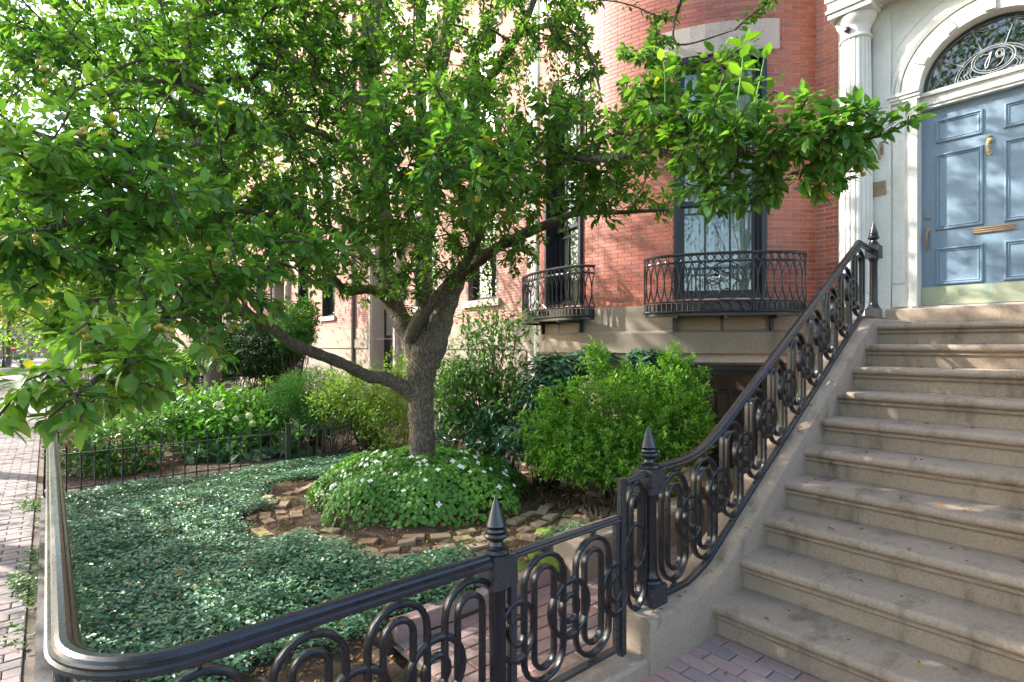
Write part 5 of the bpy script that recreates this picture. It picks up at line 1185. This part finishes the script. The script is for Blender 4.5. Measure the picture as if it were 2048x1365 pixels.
# ---------------------------------------------------------------- shrubs
def shrub(name, label, blobs, n, L, asp, mat, base=None, spiky=0, whorl=0, detail=True, up=.5, stems=14, shell=.45, cat='shrub', clumps=None, droop=0, group=None, csd=.055):
    w = np.array([b[3] * b[4] for b in blobs], float); w /= w.sum(); c0 = P(*blobs[0][:3])
    if base is None: base = Vector((c0.x, c0.y, .05))
    t = thing(name, label, cat, tuple(base), group)
    pos, ax, nr, tip = [], [], [], []
    for b, q in zip(blobs, w):
        nc = max(4, int((clumps or n / 22) * q)); cp, u = blob_pts(b, nc, shell); out = blob_out(u); per = max(1, int(n * q / nc))
        cp[:, 2] = np.maximum(cp[:, 2], .1)
        for c, o_ in zip(cp, out):
            dr = unitv((o_ + np.array((0, 0, up)))[None])[0]; tip.append(c)
            if whorl:
                az = np.linspace(0, 2 * math.pi, per, endpoint=False) + rng.random(); e1 = unitv(np.cross(dr, rdir(1)[0])[None])[0]; e2 = np.cross(dr, e1)
                a = np.cos(az)[:, None] * e1 + np.sin(az)[:, None] * e2 + dr * rng.uniform(-.1, .5, (per, 1)); pos.append(c + a * .006 + dr * rng.uniform(-.04, .0, (per, 1))); ax.append(a); nr.append(dr * 1. - a * .2 + rdir(per) * .15)
            else:
                if spiky:
                    k_ = rng.uniform(.6, 1.5); dr = unitv((dr + rdir(1)[0] * .35)[None])[0]; u_ = rng.uniform(-1, 1, (per, 1)); g = dr * u_ * spiky * k_ + rng.normal(size=(per, 3)) * .014 * (1.3 - u_); pos.append(c + g); ax.append(unitv(rdir(per) * .75 + dr * .75)); nr.append(rdir(per) * .6 + np.array((0, 0, 1.)) + dr * .3); continue
                g = rng.normal(size=(per, 3)) * csd * np.array((1, 1, .8)) + dr * rng.uniform(-1.6, 1.4, (per, 1)) * csd; pos.append(c + g); ax.append(unitv(rdir(per) * .8 + dr * .6 - np.array((0, 0, droop)))); nr.append(rdir(per) * .6 + np.array((0, 0, 1.)) + dr * .4)
    pos, ax, nr = map(np.concatenate, (pos, ax, nr)); LL = L * rng.uniform(.7, 1.2, len(pos))
    leaf_obj('foliage', pos, ax, nr, LL, LL * asp, mat, t, detail, 'stuff')
    tip = np.array(tip); sm = MB()
    for k in rng.choice(len(tip), min(len(tip), stems * 3), replace=False):
        e = Vector(tip[k]); bb = Vector(base) + Vector((rng.normal() * .08, rng.normal() * .08, 0)); mid = bb.lerp(e, .5) + Vector((rng.normal() * .06, rng.normal() * .06, .12)); pth = catmull([bb, mid, e], 4); sm.tube(pth, [.011 * (1 - .8 * i / (len(pth) - 1)) for i in range(len(pth))], 5)
    part(sm, 'stem', M['twig'], t, 80); return t
shrub('golden_shrub', 'big bright yellow green rounded shrub in front of the basement window', [(1235, 815, 6.0, 165, 62, .55), (1345, 790, 6.0, 65, 52, .4), (1135, 870, 5.9, 100, 55, .5), (1310, 875, 5.7, 120, 60, .5), (1195, 730, 6.2, 24, 40, .1), (1345, 735, 6.1, 26, 40, .12), (1385, 770, 6.05, 24, 40, .12), (1270, 752, 6.1, 40, 24, .15), (1120, 915, 5.8, 65, 35, .35), (1390, 860, 5.75, 35, 60, .25)], 32000, .055, .40, M['box_leaf'], P(1240, 985, 6.0).xy.to_3d() + Vector((0, 0, .05)), up=.7, shell=.2, detail=False, spiky=.09)
shrub('low_green_shrub', 'low mid green shrub spilling over the path below the golden shrub', [(1245, 920, 5.5, 140, 55, .35), (1180, 915, 5.6, 110, 50, .35), (1290, 945, 5.3, 70, 35, .3), (1150, 890, 5.7, 60, 45, .3)], 14000, .05, .45, M['box_leaf'], detail=False, shell=.25, spiky=.10)
shrub('rhododendron', 'dark blue green rhododendron with long leaves behind the golden shrub', [(1090, 800, 6.5, 60, 105, .35), (1180, 725, 6.75, 65, 28, .2), (1285, 722, 6.8, 50, 24, .2), (1120, 745, 6.6, 55, 40, .3)], 2600, .135, .32, M['rhodo_leaf'], whorl=1, up=.8, clumps=290)
shrub('tall_open_shrub', 'tall airy shrub with fine dark leaves rising in front of the stone base', [(985, 670, 6.9, 62, 55, .3), (965, 730, 6.8, 85, 50, .35), (1000, 640, 7.0, 35, 32, .2)], 1500, .085, .40, M['mid_leaf'], up=.3, stems=16, droop=.15, csd=.11)
shrub('leafy_shrub', 'green broad leaved shrub on thin bare stems just right of the trunk', [(940, 790, 6.9, 80, 60, .4), (1010, 810, 6.7, 70, 60, .35), (905, 770, 7.2, 40, 50, .3), (960, 845, 6.8, 70, 35, .3)], 3600, .10, .36, M['mid_leaf'], P(985, 905, 6.8).xy.to_3d() + Vector((0, 0, .05)), up=.5, stems=18, csd=.08)
shrub('shade_shrub', 'low dark leafy plants between the mound and the golden shrub', [(1005, 868, 6.3, 70, 38, .4), (1060, 880, 6.1, 45, 40, .3), (930, 860, 6.8, 60, 35, .3)], 2600, .075, .42, M['rhodo_leaf'], stems=8)
shrub('gold_spirea', 'yellow green loose shrub just left of the tree trunk', [(745, 790, 8.4, 100, 50, .5), (690, 800, 8.6, 70, 50, .4), (775, 850, 8.2, 50, 60, .4), (800, 745, 8.5, 40, 35, .3)], 7500, .065, .45, M['gold_leaf'], P(735, 920, 8.4).xy.to_3d() + Vector((0, 0, .05)), stems=16, csd=.07)
shrub('feathery_shrub', 'soft feathery bright green shrub behind the spear fence', [(625, 785, 9.2, 75, 45, .5), (590, 815, 9.0, 55, 40, .4), (670, 830, 8.8, 60, 35, .4)], 16000, .06, .2, M['fern'], up=.7, detail=False, stems=8)
shrub('hydrangea', 'loose green hydrangea with pale flower heads over the spear fence', [(430, 835, 8.9, 110, 48, .6), (520, 820, 9.2, 70, 40, .5), (340, 830, 9.0, 70, 34, .5), (470, 870, 8.6, 120, 50, .5)], 7000, .11, .5, M['mound_leaf'], up=.4, csd=.10, stems=12)
shrub('hosta_clump', 'pale broad leaved clump close behind the spear fence', [(520, 905, 8.3, 60, 30, .3), (455, 930, 8.1, 60, 32, .3), (600, 880, 8.5, 40, 32, .3)], 900, .17, .55, M['hosta_leaf'], up=.2, stems=4, clumps=40)
shrub('front_border_plant', 'low mixed green plants at the sidewalk end of the neighbouring garden', [(220, 880, 7.6, 90, 35, .5), (300, 850, 8.2, 80, 30, .5), (180, 930, 7.2, 55, 30, .4), (250, 930, 7.4, 60, 35, .4)], 5000, .07, .5, M['mid_leaf'], stems=6)
shrub('dark_round_bush', 'dense dark green clipped bush in front of the second house', [(520, 700, 14.5, 85, 52, .9)], 20000, .085, .5, M['dark_leaf'], detail=False, shell=.6)
shrub('upright_yew', 'lighter green upright conifer beside the dark bush', [(588, 665, 14.0, 36, 52, .5), (610, 640, 14.2, 24, 40, .35)], 9000, .09, .3, M['fern'], detail=False, shell=.4, up=1)
shrub('light_hedge', 'light green loose hedge in the gardens farther down', [(400, 735, 19, 70, 32, 1.2), (330, 720, 24, 60, 34, 1.5), (270, 715, 27, 50, 34, 1.5)], 12000, .16, .5, M['mid_leaf'], detail=False)
shrub('kerb_plant', 'pale weedy plant at the foot of the distant lamp', [(47, 722, 40, 14, 14, .5)], 500, .16, .4, M['mid_leaf'], detail=False, stems=3)
def bloom(p, r, mat, n, name, label, grp):
    mb = MB()
    for k in range(n):
        d = Vector(rdir(1, .3)[0]); c = d * r * rng.uniform(.75, 1); e = d.orthogonal().normalized() * r * .24; g = d.cross(e)
        mb.add([c + e, c + g, c - e, c - g], [(0, 1, 2, 3)])
    o = mb.build(name, mat, None, None); o.location = p; tag(o, label, 'flower head', grp)
for q, lb in (((437, 812, 8.2), 'large cream flower head nearest the spear fence top, leftmost'), ((472, 838, 8.1), 'small cream flower head above the fence spears, lower left'), ((498, 832, 8.1), 'cream flower head beside the small one over the fence'), ((505, 848, 8.05), 'cream flower head just above the fence rail')): bloom(P(*q), .075 if 'large' in lb else .05, M['cream'], 90, 'flower_head', lb, 'cream flower heads over the fence')
rf = MB()
for k in range(26):
    p = P(rng.uniform(125, 330), rng.uniform(870, 955), rng.uniform(6.7, 7.6)); s = .022; d = Vector(rdir(1, .5)[0]); e = d.orthogonal().normalized() * s; g = d.cross(e); rf.add([p + e, p + g, p - e, p - g], [(0, 1, 2, 3)])
tag(rf.build('red_blossom', M['redpetal'], None, None, kind='stuff'), 'scattered tiny red blossoms behind the left end of the spear fence', 'blossom')
# bare twiggy base behind the fence, and prunings lying on the path
m = MB()
for k in range(16):
    a = P(rng.uniform(640, 700), rng.uniform(905, 930), 8.25); b = P(rng.uniform(600, 790), rng.uniform(840, 890), 8.3 + rng.normal() * .2); m.tube(catmull([a, a.lerp(b, .5) + Vector((0, 0, rng.uniform(-.08, .06))), b], 4), [.018 - .0015 * i for i in range(9)], 5)
tag(m.build('gnarled_stems', M['twig'], smooth=80, kind='stuff'), 'tangle of gnarled bare stems behind the fence near the trunk', 'stems')
m = MB()
for k in range(46):
    u = rng.random(); a = P(1030 + 170 * u + rng.normal() * 12, 905 + 75 * u + rng.normal() * 8, 6.3 - 1.1 * u); a.z = gh(a.x, a.y) + .03 + .05 * rng.random(); an = R_(-48 + rng.normal() * 14); ll = rng.uniform(.25, .7); d = Vector((math.cos(an), math.sin(an) * 1.0, rng.normal() * .05)); m.tube([a - d * ll / 2, a + Vector((0, 0, .02)), a + d * ll / 2], [.007, .009, .004], 5)
tag(m.build('pruned_branch_pile', M['twig'], smooth=80, kind='stuff'), 'heap of dry pruned branches lying along the path', 'branches')
mm = MB()
for (a, b, z, r) in ((1110, 985, 4.75, .16), (1095, 1045, 4.2, .15), (1040, 1060, 4.05, .10), (1150, 985, 4.85, .10)):
    c = P(a, b, z); zz = gh(c.x, c.y); mm.lathe([(0, -.03), (r, -.03), (r * .95, .008), (r * .7, .024), (r * .3, .032), (0, .034)], 18, Matrix.Translation((c.x, c.y, zz + .014)) @ Matrix.Diagonal((1.4, .7, 1, 1)))
tag(mm.build('moss_patch', M['moss'], smooth=60, kind='stuff'), 'bright green moss cushions on the brick path', 'moss')

# ---------------------------------------------------------------- street trees behind
def street_tree(loc, h, rx, mat, label, n=7000, L=.16, leanx=0, low=.35):
    t = thing('street_tree', label, 'tree', tuple(loc), 'trees along the street'); loc = Vector(loc)
    m = MB(); c = catmull([loc + Vector((0, 0, -.05)), loc + Vector((.1, .05, h * .25)), loc + Vector((leanx * .5, 0, h * .5)), loc + Vector((leanx, .1, h * .85))], 5); m.tube(c, [.19 * (1 - .75 * i / 15) for i in range(16)], 10)
    cl = []
    for k in range(60):
        d = rdir(1, .2)[0]; q = rng.random() ** .5; p = np.array(loc) + np.array((leanx, 0, h * (low + 1) / 2)) + d * np.array((rx, rx, h * (1 - low) / 2)) * q; cl.append(p)
    for p in cl[:14]: s = c[int(rng.integers(5, 14))]; m.tube(catmull([s, Vector(p).lerp(s, .5) + Vector((0, 0, .2)), Vector(p)], 4), [.05 * (1 - .1 * i) for i in range(9)], 6)
    part(m, 'trunk', M['bark'], t, 80)
    cl = np.array(cl); pi = rng.integers(0, 60, n); pos = cl[pi] + rng.normal(size=(n, 3)) * np.array((.5, .5, .38)) * rx / 2.6
    leaf_obj('crown', pos, rdir(n, -.3), rdir(n) * .7 + np.array((0, 0, 1.)), L * rng.uniform(.7, 1.2, n), L * .55, mat, t, False, 'stuff')
street_tree((-12.8, 2.6, 0), 9.5, 3.0, M['far_leaf'], 'slim sunlit garden tree next door behind the crabapple', 9000, .12, .3, .36)
street_tree((-9.5, -2.6, 0), 9, 2.8, M['far_leaf'], 'kerb tree shading the near sidewalk, left of the picture', 3600, .13, 0, .4)
street_tree((-18, -2.6, 0), 9, 2.8, M['far_leaf'], 'kerb tree shading the middle of the sidewalk', 3600, .14, 0, .4)
street_tree((3, -10, 0), 17, 5.5, M['far_leaf'], 'tall tree across the road behind the viewer', 12000, .2, 0, .2)
street_tree((-6, -11, 0), 17, 5.5, M['far_leaf'], 'tree across the road mirrored in the windows', 12000, .2, 0, .2)
street_tree((12, -9, 0), 17, 5.5, M['far_leaf'], 'tree across the road mirrored in the fanlight', 12000, .2, 0, .2)
street_tree((-12.5, -2.3, 0), 8.5, 2.6, M['far_leaf'], 'nearest street tree at the kerb, sunlit yellow green crown', 6500, .13, .0, .38)
street_tree((-21, -2.2, 0), 9, 3.0, M['far_leaf'], 'second street tree down the sidewalk with spreading pale crown', 7500, .16, 0, .30)
street_tree((-18.5, 3.6, 0), 8, 2.8, M['far_leaf'], 'tree standing in the garden two houses down', 4200, .13, 0, .5)
street_tree((-29, 2.6, 0), 9, 3.4, M['far_leaf'], 'larger garden tree farther along the terrace', 6500, .2, 0, .22)
street_tree((-33, -2.3, 0), 8, 3.0, M['yellow_leaf'], 'orange yellow autumn tree beyond the sidewalk', 5500, .18, 0, .30)
street_tree((-44, 1.5, 0), 10, 4.5, M['far_leaf'], 'distant broad green tree closing the view along the sidewalk', 7000, .26, 0, .12)
street_tree((-62, -2.5, 0), 12, 6, M['far_leaf'], 'farthest green tree at the end of the street', 6500, .36, 0, .12)
street_tree((-40, -9, 0), 11, 4.5, M['far_leaf'], 'tree across the road at the left edge', 6500, .26, 0, .25)
street_tree((-8.5, -7.5, 0), 11, 4.2, M['far_leaf'], 'tall tree across the road, outside the left of the picture', 5000, .26, 0, .35)

street_tree((-78, 5, 0), 13, 6, M['far_leaf'], 'low branching tree far down the terrace side', 5000, .4, 0, .04)
street_tree((-86, -8, 0), 13, 6, M['yellow_leaf'], 'far golden tree beyond the end of the sidewalk', 5000, .4, 0, .04)
street_tree((-58, -7, 0), 10, 4, M['far_leaf'], 'far tree on the opposite side of the road', 5000, .3, 0, .1)
# ---------------------------------------------------------------- fallen leaves on the steps
fv, ff, fr_ = leaf_arrays(np.zeros((3, 3)), np.array([(1., 0, .1)] * 3), np.array([(0, .2, 1.), (.1, -.3, 1.), (0, 0, 1.)]), np.array([.05, .04, .055]), np.array([.024, .02, .022]), True, .5, .5)
MEF = [raw_mesh('fallen_leaf', fv[8 * i:8 * i + 8], ff[:8], M['dead'], fr_[8 * i:8 * i + 8]) for i in range(3)]
for k in range(64):
    st = int(rng.integers(1, 10)); x = SX0 + .05 + (SX1 - SX0 - .1) * rng.random() ** 1.4; y = Y1 + (st - 1) * TR + rng.uniform(.05, .29)
    o = put(MEF[k % 3], 'fallen_leaf', None, (x, y, st * RI + .006), (rng.normal() * .2, rng.normal() * .2, rng.uniform(0, 6.28)), [rng.uniform(.5, 1.0)] * 3); tag(o, 'small dry fallen leaf lying on the stone steps', 'leaf', 'fallen leaves on the steps')
for k in range(26):
    x = rng.uniform(-1.68, -.4); y = rng.uniform(1.6, 2.9); o = put(MEF[k % 3], 'fallen_leaf', None, (x, y, .010), (rng.normal() * .2, rng.normal() * .2, rng.uniform(0, 6.28)), [rng.uniform(.5, .9)] * 3); tag(o, 'small dry fallen leaf lying on the brick forecourt', 'leaf', 'fallen leaves on the forecourt')
for k in range(14):
    y = rng.uniform(2.4, 5.2); o = put(MEF[k % 3], 'fallen_leaf', None, (rng.uniform(-1.79, -1.72), y, ztop(y) + .006), (rng.normal() * .2 + .3, 0, rng.uniform(0, 6.28)), [rng.uniform(.5, .9)] * 3); tag(o, 'small dry fallen leaf lying on the sloping stone side of the stoop', 'leaf', 'fallen leaves on the stoop side')
